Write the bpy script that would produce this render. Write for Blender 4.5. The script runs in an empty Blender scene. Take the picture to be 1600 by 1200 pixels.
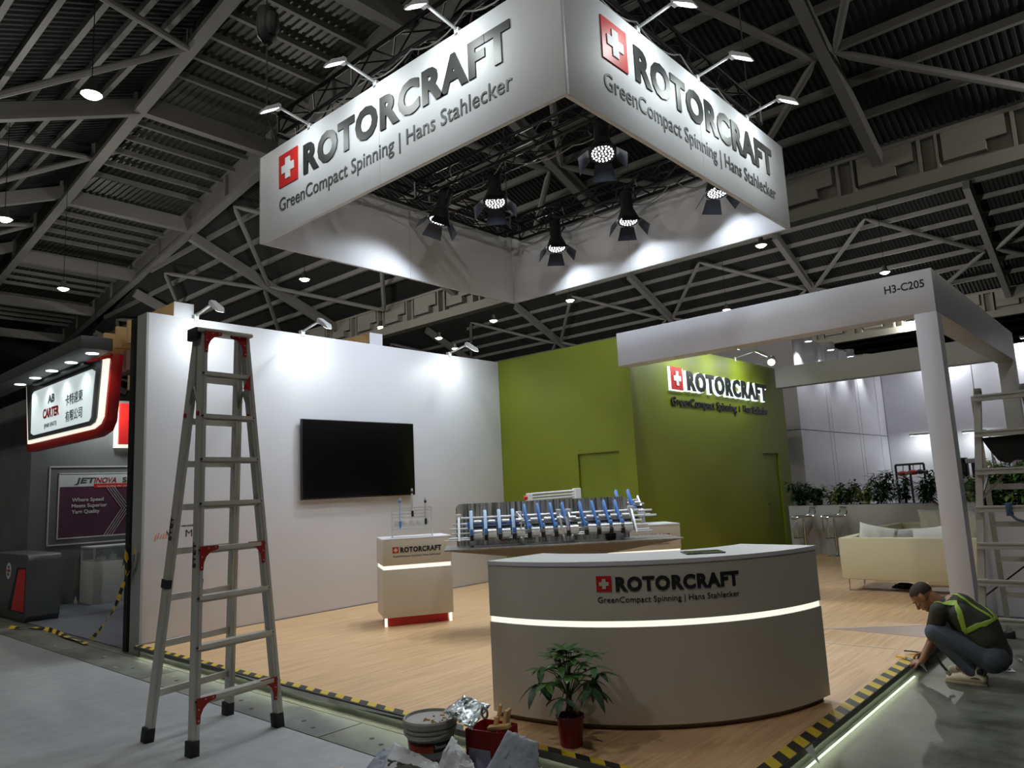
import bpy, bmesh, math, random
from mathutils import Vector, Matrix, noise
random.seed(7)
S = bpy.context.scene
COL = S.collection
PI = math.pi

# ------------------------------------------------------------------ camera, world, exposure
F_PX, ROLL, PITCH, YAW = 1142.893, -4.80170561e-02, 1.43954098e-01, 2.29428474
CAM = Vector((0.0, 0.0, 1.6))
_f = Vector((math.cos(YAW)*math.cos(PITCH), math.sin(YAW)*math.cos(PITCH), math.sin(PITCH)))
_r = Vector((math.sin(YAW), -math.cos(YAW), 0))
_u = _r.cross(_f)
_X = _r*math.cos(ROLL) + _u*math.sin(ROLL)
_Y = -_r*math.sin(ROLL) + _u*math.cos(ROLL)
_Z = -_f
cam_d = bpy.data.cameras.new('camera')
cam_d.sensor_width = 36.0
cam_d.lens = F_PX*36.0/1600.0
cam_d.clip_start = 0.05
cam_d.clip_end = 400
cam = bpy.data.objects.new('camera', cam_d)
COL.objects.link(cam)
cam.matrix_world = Matrix(((_X.x, _Y.x, _Z.x, CAM.x), (_X.y, _Y.y, _Z.y, CAM.y), (_X.z, _Y.z, _Z.z, CAM.z), (0, 0, 0, 1)))
S.camera = cam
w = bpy.data.worlds.new('hall_dark'); S.world = w; w.use_nodes = True
w.node_tree.nodes['Background'].inputs[0].default_value = (0.5, 0.55, 0.6, 1)
w.node_tree.nodes['Background'].inputs[1].default_value = 0.02
S.view_settings.view_transform = 'Standard'
S.view_settings.look = 'None'
S.view_settings.gamma = 1.0
S.view_settings.exposure = 0.0
S.view_settings.use_curve_mapping = False
S.cycles.use_denoising = True
S.cycles.max_bounces = 6
S.cycles.diffuse_bounces = 3
S.cycles.glossy_bounces = 3
S.cycles.transmission_bounces = 4
S.cycles.sample_clamp_indirect = 4.0
S.cycles.caustics_reflective = False
S.cycles.caustics_refractive = False
# light strengths (all belong to fixtures built below)
W_BAY = 350.0
W_SIGN = 5.2
W_WALL = 2.7
W_SPOT = 285.0
W_LOGO = 5.0
W_STAND = 9.0

def at(px, py, axis, val):
    """world point seen at picture point (px,py) of the 1600x1200 frame, on the plane axis=val"""
    d = _X*((px-800)/F_PX) + _Y*(-(py-600)/F_PX) - _Z
    t = (val-CAM[axis])/d[axis]
    return CAM + d*t

# ------------------------------------------------------------------ materials
def C(r, g, b):
    f = lambda c: (c/255/12.92) if c/255 <= 0.04045 else ((c/255+0.055)/1.055)**2.4
    return (f(r), f(g), f(b), 1.0)
MATS = {}
def mat(name, col, rough=0.5, metal=0.0, emit=None, es=0.0, var=0.06, vscale=3.0, bump=0.0, bscale=40.0, spec=0.5, stretch=(1, 1, 1), alpha=1.0, trans=0.0, coat=0.0):
    if name in MATS: return MATS[name]
    m = bpy.data.materials.new(name); m.use_nodes = True
    nt = m.node_tree; b = nt.nodes['Principled BSDF']
    b.inputs['Roughness'].default_value = rough
    b.inputs['Metallic'].default_value = metal
    b.inputs['Specular IOR Level'].default_value = spec
    b.inputs['Base Color'].default_value = col
    b.inputs['Coat Weight'].default_value = coat
    if trans: b.inputs['Transmission Weight'].default_value = trans
    if alpha < 1: b.inputs['Alpha'].default_value = alpha
    if emit:
        b.inputs['Emission Color'].default_value = emit; b.inputs['Emission Strength'].default_value = es
    if var or bump:
        tc = nt.nodes.new('ShaderNodeTexCoord'); mp = nt.nodes.new('ShaderNodeMapping')
        mp.inputs['Scale'].default_value = stretch
        nt.links.new(tc.outputs['Object'], mp.inputs[0])
        n = nt.nodes.new('ShaderNodeTexNoise'); n.inputs['Scale'].default_value = vscale; n.inputs['Detail'].default_value = 5
        nt.links.new(mp.outputs[0], n.inputs['Vector'])
        if var:
            mx = nt.nodes.new('ShaderNodeMix'); mx.data_type = 'RGBA'
            mx.inputs[6].default_value = tuple(c*(1-var*1.6) for c in col[:3])+(1,)
            mx.inputs[7].default_value = tuple(min(1, c*(1+var*1.6)) for c in col[:3])+(1,)
            nt.links.new(n.outputs[0], mx.inputs[0]); nt.links.new(mx.outputs[2], b.inputs['Base Color'])
        if bump:
            n2 = nt.nodes.new('ShaderNodeTexNoise'); n2.inputs['Scale'].default_value = bscale; n2.inputs['Detail'].default_value = 4
            nt.links.new(mp.outputs[0], n2.inputs['Vector'])
            bp = nt.nodes.new('ShaderNodeBump'); bp.inputs['Strength'].default_value = bump; bp.inputs['Distance'].default_value = 0.01
            nt.links.new(n2.outputs[0], bp.inputs['Height']); nt.links.new(bp.outputs[0], b.inputs['Normal'])
    MATS[name] = m
    return m

WHITE = mat('white_panel', C(207, 208, 216), 0.45, var=0.025, vscale=1.2)
SIGNW = mat('sign_fabric', C(214, 216, 221), 0.55, var=0.03, vscale=0.9)
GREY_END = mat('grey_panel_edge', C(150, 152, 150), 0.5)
GREEN = mat('green_paint', C(120, 132, 20), 0.55, var=0.04, vscale=0.8)
GREEN_D = mat('green_paint_door', C(116, 130, 20), 0.55, var=0.04)
COUNTER = mat('counter_laminate', C(206, 200, 188), 0.42, var=0.02)
COUNTER_TOP = mat('counter_top', C(222, 222, 226), 0.3, var=0.02)
PLINTH = mat('plinth_grey', C(140, 130, 122), 0.5)
BLACK = mat('black_gloss', C(9, 9, 10), 0.18, var=0)
BLACKM = mat('black_matt', C(16, 16, 17), 0.55, var=0.1)
BEZEL = mat('bezel', C(30, 30, 32), 0.35, var=0)
RED = mat('red_vinyl', C(196, 30, 28), 0.45, var=0.03)
DRED = mat('dark_red', C(150, 22, 20), 0.45, var=0.05)
INK = mat('dark_lettering', C(28, 32, 32), 0.42, var=0)
INK2 = mat('grey_lettering', C(70, 72, 76), 0.5, var=0)
ALU = mat('aluminium', C(186, 186, 180), 0.42, 0.35, var=0.08, vscale=8, bump=0.05, stretch=(1, 1, 0.15))
ALU_D = mat('aluminium_side', C(120, 120, 114), 0.45, 0.35, var=0.08, vscale=8)
CHROME = mat('chrome', C(215, 218, 220), 0.12, 1.0, var=0)
STEEL = mat('brushed_steel', C(150, 148, 142), 0.3, 0.55, var=0.42, vscale=26, stretch=(1, 1, 0.03), bump=0.1)
STEEL2 = mat('polished_steel', C(226, 228, 232), 0.28, 0.3, var=0.1, vscale=20)
TABLE_S = mat('dark_steel_sheet', C(104, 101, 94), 0.4, 0.3, var=0.05)
BLUE = mat('blue_plastic', C(84, 142, 226), 0.35, var=0.05)
LBLUE = mat('pale_blue_plastic', C(178, 208, 240), 0.35, var=0.05)
BLUEC = mat('blue_clear_plastic', C(120, 170, 235), 0.3, var=0.05)
LEDW = mat('led_strip_white', C(250, 248, 225), 0.4, emit=(1, 0.97, 0.84, 1), es=0.95, var=0)
REFL_LINE = mat('floor_reflection_glow', C(220, 240, 200), 0.4, emit=(0.86, 1.0, 0.68, 1), es=1.5, var=0)  # glow colour for strip light reflected on the concrete
LEDRED = mat('led_trim', C(240, 236, 220), 0.4, emit=(1, 0.95, 0.82, 1), es=0.9, var=0)
HALO = mat('letter_halo', C(235, 250, 245), 0.4, emit=(0.86, 1.0, 0.95, 1), es=1.25, var=0)
BAYGLOW = mat('lamp_glass', C(255, 250, 225), 0.4, emit=(1, 0.93, 0.72, 1), es=9.0, var=0)
FLOODGLOW = mat('flood_glass', C(255, 255, 255), 0.4, emit=(0.95, 1, 1, 1), es=6.0, var=0)
DOWNGLOW = mat('downlight_glass', C(255, 255, 250), 0.4, emit=(0.95, 1, 0.97, 1), es=4.0, var=0)
FIXW = mat('fixture_white', C(190, 192, 192), 0.45, var=0.05)
FIXD = mat('fixture_grey', C(84, 84, 80), 0.5, var=0.05)
LENS = mat('led_lens', C(255, 255, 255), 0.2, emit=(0.93, 0.97, 1, 1), es=3.2, var=0)
TRUSS = mat('truss_black', C(24, 24, 25), 0.32, 0.4, var=0.2)
BARN = mat('barndoor_black', C(26, 28, 36), 0.4, 0.2, var=0.1)
ROOFST = mat('roof_steel', C(146, 145, 142), 0.6, var=0.1, vscale=0.8)
DECK = mat('roof_deck', C(50, 50, 51), 0.85, var=0.15, vscale=0.4)
DECK_LIT = mat('roof_deck_lit', C(84, 84, 80), 0.45, 0.2, var=0.15, vscale=0.4)  # lighter deck copy, lamp light on the middle roof strip put into its colour
GIRD = mat('girder_paint', C(172, 170, 160), 0.6, var=0.08, vscale=0.6)
HALLW = mat('hall_wall', C(24, 25, 27), 0.8, var=0.2, vscale=0.3)
NDARK = mat('slate_wall', C(104, 107, 107), 0.6, var=0.22, vscale=1.6, bump=0.15, bscale=6)
NDARK2 = mat('slate_counter', C(80, 82, 82), 0.45, var=0.1, vscale=3)
NCARPET = mat('neighbour_carpet', C(104, 108, 118), 0.9, var=0.1, vscale=6, bump=0.2, bscale=200)
NSCREEN = mat('sign_face', C(215, 225, 226), 0.4, emit=(0.80, 0.92, 0.92, 1), es=0.55, var=0)
POSTER = mat('poster_maroon', C(86, 50, 70), 0.4, var=0.12, vscale=1.5)
POSTERW = mat('poster_white', C(205, 207, 210), 0.4, var=0)
LINE_W = mat('white_lines', C(190, 190, 192), 0.5, var=0)
ORANGE = mat('orange_ink', C(214, 120, 60), 0.5, var=0)
TIMBER = mat('pale_timber', C(214, 178, 122), 0.6, var=0.12, vscale=6, stretch=(1, 8, 8))
CREAM = mat('cream_leather', C(216, 210, 176), 0.45, var=0.03, bump=0.04, bscale=60)
CUSH = mat('cushion_cloth', C(212, 212, 200), 0.75, var=0.06, bump=0.25, bscale=14)
LEAF = mat('leaf_green', C(74, 118, 50), 0.42, var=0.3, vscale=9)
LEAFD = mat('leaf_dark', C(48, 78, 48), 0.42, var=0.3, vscale=9)
LEAFY = mat('leaf_variegated', C(146, 166, 92), 0.5, var=0.4, vscale=14)
LEAFM = mat('leaf_mid', C(62, 104, 50), 0.42, var=0.3, vscale=9)
STEM = mat('plant_stem', C(78, 66, 48), 0.7, var=0.2)
SOIL = mat('soil', C(34, 26, 22), 0.95, var=0.3, vscale=30)
POT = mat('red_plastic_pot', C(120, 22, 18), 0.4, var=0.05)
SKIN = mat('skin', C(150, 108, 80), 0.5, var=0.08, vscale=12)
HAIR = mat('short_hair', C(56, 44, 36), 0.8, var=0.3, vscale=60)
SHIRT = mat('olive_shirt', C(58, 60, 50), 0.85, var=0.1, vscale=8, bump=0.3, bscale=25)
JEANS = mat('grey_jeans', C(78, 86, 98), 0.85, var=0.18, vscale=10, bump=0.25, bscale=40)
HIVIS = mat('hivis_yellow', C(150, 182, 66), 0.6, var=0.05)
HIVISG = mat('hivis_grey', C(120, 140, 100), 0.4, var=0.05)
SHOE = mat('cream_shoe', C(205, 196, 168), 0.6, var=0.08)
SHOE_S = mat('shoe_sole', C(160, 150, 130), 0.7, var=0.08)
RUBBER = mat('rubber_black', C(26, 26, 27), 0.7, var=0.1)
PAPER = mat('torn_white_sheet', C(186, 190, 194), 0.55, var=0.07, vscale=8, bump=0.35, bscale=10)
GREYCARD = mat('speckled_foam', C(134, 142, 152), 0.6, var=0.12, vscale=30)
BUCKET = mat('bucket_grey', C(150, 148, 142), 0.5, var=0.06, vscale=9)
MORTAR = mat('dried_mortar', C(150, 146, 138), 0.9, var=0.25, vscale=30, bump=0.5, bscale=30)
FOIL = mat('silver_foil', C(200, 212, 214), 0.22, 0.85, var=0.1, bump=0.9, bscale=22)
GREENBAG = mat('dark_green_sheet', C(44, 52, 32), 0.6, var=0.1)
FILM = mat('film_sheet', C(196, 176, 168), 0.3, var=0.05, alpha=0.55)
TAPEW = mat('white_tape', C(214, 206, 196), 0.5, var=0)
GLASS = mat('cabinet_glass', C(225, 235, 235), 0.05, var=0, alpha=0.22)
BAGBLK = mat('black_cloth', C(12, 12, 13), 0.9, var=0.2)
STRAPB = mat('blue_strap', C(58, 78, 110), 0.6, var=0.1)
YEL = mat('yellow_plastic', C(222, 178, 22), 0.45, var=0.05)

LEDH = mat('led_strip_hidden', C(220, 240, 200), 0.4, emit=(0.9, 1.0, 0.74, 1), es=14.0, var=0)
def reflection_streaks():  # streaks in the colour stand for reflections on the steel plate
    m = bpy.data.materials.new('steel_painted_reflections'); m.use_nodes = True
    nt = m.node_tree; b = nt.nodes['Principled BSDF']; L = nt.links.new
    tc = nt.nodes.new('ShaderNodeTexCoord'); mp = nt.nodes.new('ShaderNodeMapping'); mp.inputs['Scale'].default_value = (1, 1, 0.035); L(tc.outputs['Object'], mp.inputs[0])
    n = nt.nodes.new('ShaderNodeTexNoise'); n.inputs['Scale'].default_value = 38; n.inputs['Detail'].default_value = 6; L(mp.outputs[0], n.inputs['Vector'])
    cr = nt.nodes.new('ShaderNodeValToRGB'); cr.color_ramp.elements[0].position = 0.36; cr.color_ramp.elements[1].position = 0.66
    cr.color_ramp.elements[0].color = C(92, 88, 80); cr.color_ramp.elements[1].color = C(214, 212, 206); L(n.outputs[0], cr.inputs[0]); L(cr.outputs[0], b.inputs['Base Color'])
    b.inputs['Metallic'].default_value = 0.3; b.inputs['Roughness'].default_value = 0.3
    return m
STEEL_REFL = reflection_streaks()
def wood_floor():
    m = bpy.data.materials.new('beech_laminate'); m.use_nodes = True
    nt = m.node_tree; b = nt.nodes['Principled BSDF']; L = nt.links.new
    tc = nt.nodes.new('ShaderNodeTexCoord')
    mp = nt.nodes.new('ShaderNodeMapping'); mp.inputs['Scale'].default_value = (14, 0.9, 1); L(tc.outputs['Object'], mp.inputs[0])
    n = nt.nodes.new('ShaderNodeTexNoise'); n.inputs['Scale'].default_value = 2.2; n.inputs['Detail'].default_value = 8; n.inputs['Distortion'].default_value = 0.4
    L(mp.outputs[0], n.inputs['Vector'])
    cr = nt.nodes.new('ShaderNodeValToRGB'); cr.color_ramp.elements[0].position = 0.32; cr.color_ramp.elements[1].position = 0.62
    cr.color_ramp.elements[0].color = C(198, 158, 114); cr.color_ramp.elements[1].color = C(221, 185, 141)
    L(n.outputs[0], cr.inputs[0])
    mp2 = nt.nodes.new('ShaderNodeMapping'); mp2.inputs['Rotation'].default_value = (0, 0, PI/2); L(tc.outputs['Object'], mp2.inputs[0])
    br = nt.nodes.new('ShaderNodeTexBrick'); br.inputs['Scale'].default_value = 1.0
    br.inputs['Brick Width'].default_value = 1.3; br.inputs['Row Height'].default_value = 0.19; br.inputs['Mortar Size'].default_value = 0.0018
    br.inputs['Color1'].default_value = (1, 1, 1, 1); br.inputs['Color2'].default_value = (0.955, 0.955, 0.955, 1); br.inputs['Mortar'].default_value = (0.8, 0.78, 0.76, 1)
    L(mp2.outputs[0], br.inputs['Vector'])
    mx = nt.nodes.new('ShaderNodeMix'); mx.data_type = 'RGBA'; mx.blend_type = 'MULTIPLY'; mx.inputs[0].default_value = 1.0
    L(cr.outputs[0], mx.inputs[6]); L(br.outputs[0], mx.inputs[7]); L(mx.outputs[2], b.inputs['Base Color'])
    b.inputs['Roughness'].default_value = 0.38
    return m
WOOD = wood_floor()

def concrete(name, c1, c2, r1, r2, sc=1.3):
    m = bpy.data.materials.new(name); m.use_nodes = True
    nt = m.node_tree; b = nt.nodes['Principled BSDF']; L = nt.links.new
    tc = nt.nodes.new('ShaderNodeTexCoord')
    n = nt.nodes.new('ShaderNodeTexNoise'); n.inputs['Scale'].default_value = sc; n.inputs['Detail'].default_value = 9; n.inputs['Roughness'].default_value = 0.62
    L(tc.outputs['Object'], n.inputs['Vector'])
    cr = nt.nodes.new('ShaderNodeValToRGB'); cr.color_ramp.elements[0].position = 0.35; cr.color_ramp.elements[1].position = 0.68
    cr.color_ramp.elements[0].color = c1; cr.color_ramp.elements[1].color = c2
    L(n.outputs[0], cr.inputs[0])
    n3 = nt.nodes.new('ShaderNodeTexNoise'); n3.inputs['Scale'].default_value = 9; n3.inputs['Detail'].default_value = 6; L(tc.outputs['Object'], n3.inputs['Vector'])
    mx = nt.nodes.new('ShaderNodeMix'); mx.data_type = 'RGBA'; mx.blend_type = 'MULTIPLY'; mx.inputs[0].default_value = 0.5
    cr2 = nt.nodes.new('ShaderNodeValToRGB'); cr2.color_ramp.elements[0].position = 0.3; cr2.color_ramp.elements[0].color = (0.72, 0.72, 0.72, 1); cr2.color_ramp.elements[1].position = 0.7
    L(n3.outputs[0], cr2.inputs[0]); L(cr.outputs[0], mx.inputs[6]); L(cr2.outputs[0], mx.inputs[7])
    L(mx.outputs[2], b.inputs['Base Color'])
    mr = nt.nodes.new('ShaderNodeMapRange'); mr.inputs[3].default_value = r1; mr.inputs[4].default_value = r2
    L(n.outputs[0], mr.inputs[0]); L(mr.outputs[0], b.inputs['Roughness'])
    bp = nt.nodes.new('ShaderNodeBump'); bp.inputs['Strength'].default_value = 0.12; bp.inputs['Distance'].default_value = 0.01
    L(n3.outputs[0], bp.inputs['Height']); L(bp.outputs[0], b.inputs['Normal'])
    return m
CONC = concrete('polished_concrete', C(58, 60, 53), C(116, 118, 108), 0.24, 0.55, 2.6)
CONCL = concrete('pale_hall_floor', C(142, 146, 148), C(158, 161, 162), 0.5, 0.7, 0.6)
CONCT = concrete('trench_cover', C(92, 94, 88), C(126, 128, 120), 0.4, 0.6, 2.2)

def hazard(name, axis, sgn=1.0, pitch=0.16, dark=C(30, 30, 30), yel=C(206, 178, 40)):
    m = bpy.data.materials.new(name); m.use_nodes = True
    nt = m.node_tree; b = nt.nodes['Principled BSDF']; L = nt.links.new
    tc = nt.nodes.new('ShaderNodeTexCoord'); sp = nt.nodes.new('ShaderNodeSeparateXYZ'); L(tc.outputs['Object'], sp.inputs[0])
    ml = nt.nodes.new('ShaderNodeMath'); ml.operation = 'MULTIPLY'; ml.inputs[1].default_value = sgn
    L(sp.outputs[1-axis if axis < 2 else 0], ml.inputs[0])
    ad = nt.nodes.new('ShaderNodeMath'); ad.operation = 'ADD'; L(sp.outputs[axis], ad.inputs[0]); L(ml.outputs[0], ad.inputs[1])
    dv = nt.nodes.new('ShaderNodeMath'); dv.operation = 'DIVIDE'; dv.inputs[1].default_value = pitch; L(ad.outputs[0], dv.inputs[0])
    fr = nt.nodes.new('ShaderNodeMath'); fr.operation = 'FRACT'; L(dv.outputs[0], fr.inputs[0])
    gt = nt.nodes.new('ShaderNodeMath'); gt.operation = 'GREATER_THAN'; gt.inputs[1].default_value = 0.5; L(fr.outputs[0], gt.inputs[0])
    mx = nt.nodes.new('ShaderNodeMix'); mx.data_type = 'RGBA'; mx.inputs[6].default_value = dark; mx.inputs[7].default_value = yel
    L(gt.outputs[0], mx.inputs[0]); L(mx.outputs[2], b.inputs['Base Color']); b.inputs['Roughness'].default_value = 0.45
    return m
HAZ_X = hazard('hazard_tape_x', 0, 0.9, 0.2)
HAZ_Y = hazard('hazard_tape_y', 1, 0.9, 0.2)
HAZ_L = hazard('hazard_tape_loose', 2, 0.5, 0.17)

# ------------------------------------------------------------------ mesh building
class MB:
    def __init__(s): s.v = []; s.f = []; s.m = []
    def add(s, vs, fs, mi=0):
        o = len(s.v); s.v += [Vector(v) for v in vs]
        for f in fs: s.f.append([o+i for i in f]); s.m.append(mi)
        return s
    def box(s, x0, x1, y0, y1, z0, z1, mi=0):
        return s.add([(x0, y0, z0), (x1, y0, z0), (x1, y1, z0), (x0, y1, z0), (x0, y0, z1), (x1, y0, z1), (x1, y1, z1), (x0, y1, z1)],
                     [(0, 3, 2, 1), (4, 5, 6, 7), (0, 1, 5, 4), (1, 2, 6, 5), (2, 3, 7, 6), (3, 0, 4, 7)], mi)
    def bar(s, p, q, w, h=None, up=(0, 0, 1), mi=0, w2=None, h2=None):
        p = Vector(p); q = Vector(q); h = h or w; w2 = w2 or w; h2 = h2 or h
        d = (q-p).normalized(); u = Vector(up)
        if abs(d.dot(u)) > 0.98: u = Vector((0, 1, 0))
        a = d.cross(u).normalized(); b = a.cross(d).normalized()
        vs = []
        for c, ww, hh in ((p, w, h), (q, w2, h2)):
            for i, j in ((-1, -1), (1, -1), (1, 1), (-1, 1)): vs.append(c+a*(i*ww/2)+b*(j*hh/2))
        return s.add(vs, [(0, 1, 2, 3), (7, 6, 5, 4), (0, 4, 5, 1), (1, 5, 6, 2), (2, 6, 7, 3), (3, 7, 4, 0)], mi)
    def tube(s, pts, r, n=8, mi=0, cap=True):
        pts = [Vector(p) for p in pts]; rs = r if isinstance(r, (list, tuple)) else [r]*len(pts)
        rings = []; prev = None
        for i, p in enumerate(pts):
            a = pts[max(0, i-1)]; b = pts[min(len(pts)-1, i+1)]; d = (b-a)
            d = d.normalized() if d.length > 1e-9 else Vector((0, 0, 1))
            if prev is None:
                u = Vector((0, 0, 1)) if abs(d.z) < 0.9 else Vector((1, 0, 0)); x = d.cross(u).normalized()
            else:
                x = (prev-d*prev.dot(d)); x = x.normalized() if x.length > 1e-6 else d.orthogonal().normalized()
            prev = x; y = d.cross(x)
            rings.append([p+x*(math.cos(2*PI*k/n)*rs[i])+y*(math.sin(2*PI*k/n)*rs[i]) for k in range(n)])
        vs = [v for rg in rings for v in rg]; fs = []
        for i in range(len(pts)-1):
            for k in range(n): fs.append((i*n+k, i*n+(k+1) % n, (i+1)*n+(k+1) % n, (i+1)*n+k))
        if cap: fs.append(tuple(range(n))[::-1]); fs.append(tuple((len(pts)-1)*n+k for k in range(n)))
        return s.add(vs, fs, mi)
    def lathe(s, prof, c=(0, 0, 0), n=24, axis=None, mi=0):
        """prof: list of (r, t) along axis (default z)"""
        ax = Vector(axis).normalized() if axis is not None else Vector((0, 0, 1))
        x = ax.orthogonal().normalized() if axis is not None else Vector((1, 0, 0)); y = ax.cross(x); c = Vector(c)
        vs = []; fs = []
        for r, t in prof:
            for k in range(n): vs.append(c+ax*t+x*(r*math.cos(2*PI*k/n))+y*(r*math.sin(2*PI*k/n)))
        for i in range(len(prof)-1):
            for k in range(n): fs.append((i*n+k, i*n+(k+1) % n, (i+1)*n+(k+1) % n, (i+1)*n+k))
        fs.append(tuple(range(n))[::-1]); fs.append(tuple((len(prof)-1)*n+k for k in range(n)))
        return s.add(vs, fs, mi)
    def prism(s, pts, d, mi=0):
        """polygon pts (3D, planar) swept by vector d"""
        n = len(pts); d = Vector(d); vs = [Vector(p) for p in pts]+[Vector(p)+d for p in pts]
        fs = [tuple(range(n))[::-1], tuple(range(n, 2*n))]+[(i, (i+1) % n, n+(i+1) % n, n+i) for i in range(n)]
        return s.add(vs, fs, mi)
    def sphere(s, c, r, nu=12, nv=8, mi=0):
        r = r if isinstance(r, (tuple, list)) else (r, r, r); c = Vector(c)
        vs = [c+Vector((0, 0, -r[2]))]; fs = []
        for i in range(1, nv):
            a = -PI/2+PI*i/nv
            for k in range(nu):
                b = 2*PI*k/nu; vs.append(c+Vector((r[0]*math.cos(a)*math.cos(b), r[1]*math.cos(a)*math.sin(b), r[2]*math.sin(a))))
        vs.append(c+Vector((0, 0, r[2])))
        for k in range(nu): fs.append((0, 1+(k+1) % nu, 1+k))
        for i in range(nv-2):
            for k in range(nu): fs.append((1+i*nu+k, 1+i*nu+(k+1) % nu, 1+(i+1)*nu+(k+1) % nu, 1+(i+1)*nu+k))
        t = len(vs)-1
        for k in range(nu): fs.append((1+(nv-2)*nu+k, 1+(nv-2)*nu+(k+1) % nu, t))
        return s.add(vs, fs, mi)
    def xf(s, M):
        s.v = [M @ v for v in s.v]; return s
    def mesh(s, name, mats, bev=0.0, fix=True, smooth=True, ang=38):
        me = bpy.data.meshes.new(name); me.from_pydata([tuple(v) for v in s.v], [], s.f)
        for m in (mats if isinstance(mats, (list, tuple)) else [mats]): me.materials.append(m)
        for p, mi in zip(me.polygons, s.m): p.material_index = mi
        bm = bmesh.new(); bm.from_mesh(me)
        if fix: bmesh.ops.recalc_face_normals(bm, faces=bm.faces)
        if bev:
            es = [e for e in bm.edges if len(e.link_faces) == 2 and e.calc_face_angle(0) > 0.5]
            bmesh.ops.bevel(bm, geom=es, offset=bev, segments=2, affect='EDGES', profile=0.5)
        bm.to_mesh(me); bm.free()
        if smooth:
            me.shade_smooth(); me.set_sharp_from_angle(angle=math.radians(ang))
        return me
    def build(s, name, mats, parent=None, **k):
        return link(name, s.mesh(name, mats, **k), parent)

def link(name, me, parent=None, M=None):
    o = bpy.data.objects.new(name, me); COL.objects.link(o)
    if parent is not None:
        o.parent = parent
        if M is None: o.matrix_parent_inverse = LINV.get(parent.name, Matrix.Identity(4))
        else: o.matrix_basis = M
    elif M is not None: o.matrix_basis = M
    return o
LINV = {}
def thing(name, label, cat, loc=(0, 0, 0), group=None, kind=None, local=False):
    """Empty at the thing's base. Parts are modelled in world coordinates unless local=True (then in the thing's own frame)."""
    o = bpy.data.objects.new(name, None); COL.objects.link(o); o.location = loc
    o.empty_display_size = 0.1
    o['label'] = label; o['category'] = cat
    if group: o['group'] = group
    if kind: o['kind'] = kind
    LINV[o.name] = Matrix.Identity(4) if local else Matrix.Translation(-Vector(loc))
    return o
def tag(o, label, cat, group=None, kind=None):
    o['label'] = label; o['category'] = cat
    if group: o['group'] = group
    if kind: o['kind'] = kind
    return o
def sub(name, mb, mats, parent, **k):
    """sub-part: child of a mesh part"""
    o = bpy.data.objects.new(name, mb.mesh(name, mats, **k)); COL.objects.link(o); o.parent = parent
    return o
def dup(root, M=None, label=None, group=None):
    r = root.copy(); COL.objects.link(r)
    if M is not None: r.matrix_basis = M
    if label: r['label'] = label
    if group: r['group'] = group
    LINV[r.name] = LINV.get(root.name, Matrix.Identity(4))
    for ch in list(root.children):
        c = ch.copy(); COL.objects.link(c); c.parent = r; c.matrix_parent_inverse = ch.matrix_parent_inverse
        for g in list(ch.children):
            d = g.copy(); COL.objects.link(d); d.parent = c; d.matrix_parent_inverse = g.matrix_parent_inverse
    return r
def frame(o, x, y, z=None):
    x = Vector(x).normalized(); y = Vector(y).normalized(); z = Vector(z).normalized() if z is not None else x.cross(y)
    return Matrix(((x.x, y.x, z.x, o[0]), (x.y, y.y, z.y, o[1]), (x.z, y.z, z.z, o[2]), (0, 0, 0, 1)))
def lamp(kind, name, parent, loc, power, color=(1, 1, 1), size=0.1, size_y=None, direction=None, spot=None, blend=0.5):
    L = bpy.data.lights.new(name, kind); L.energy = power; L.color = color
    if kind == 'AREA':
        L.size = size
        if size_y: L.shape = 'RECTANGLE'; L.size_y = size_y
        else: L.shape = 'DISK'
    else: L.shadow_soft_size = size
    if kind == 'SPOT': L.spot_size = spot; L.spot_blend = blend
    o = bpy.data.objects.new(name, L); COL.objects.link(o)
    if parent is not None: o.parent = parent; o.matrix_parent_inverse = LINV.get(parent.name, Matrix.Identity(4))
    o.location = loc
    if direction is not None: o.rotation_euler = Vector(direction).to_track_quat('-Z', 'Y').to_euler()
    return o

# ------------------------------------------------------------------ lettering
_TC = {}
def glyphs(body, bold=0.0, space=1.0):
    key = (body, bold, space)
    if key in _TC: return _TC[key]
    c = bpy.data.curves.new('lettering', 'FONT'); c.body = body; c.offset = bold; c.resolution_u = 3; c.space_character = space
    o = bpy.data.objects.new('lettering', c); COL.objects.link(o)
    dg = bpy.context.evaluated_depsgraph_get(); dg.update()
    me = bpy.data.meshes.new_from_object(o.evaluated_get(dg))
    bm = bmesh.new(); bm.from_mesh(me)
    bm.verts.ensure_lookup_table()
    seen = set(); isl = []
    for v in bm.verts:
        if v.index in seen: continue
        st = [v]; comp = []; seen.add(v.index)
        while st:
            a = st.pop(); comp.append(a.index)
            for e in a.link_edges:
                b = e.other_vert(a)
                if b.index not in seen: seen.add(b.index); st.append(b)
        isl.append(set(comp))
    vs = [tuple(v.co) for v in bm.verts]; fs = [tuple(v.index for v in f.verts) for f in bm.faces]
    groups = []
    for comp in isl:
        ids = sorted(comp); mp = {i: k for k, i in enumerate(ids)}
        groups.append(([vs[i] for i in ids], [tuple(mp[i] for i in f) for f in fs if f[0] in comp]))
    groups.sort(key=lambda g: min(v[0] for v in g[0]))
    bm.free(); bpy.data.objects.remove(o); bpy.data.curves.remove(c); bpy.data.meshes.remove(me)
    x0 = min(v[0] for v in vs); x1 = max(v[0] for v in vs)
    y0 = min(v[1] for v in vs); y1 = max(v[1] for v in vs)
    _TC[key] = (groups, x0, x1, y0, y1)
    return _TC[key]
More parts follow.
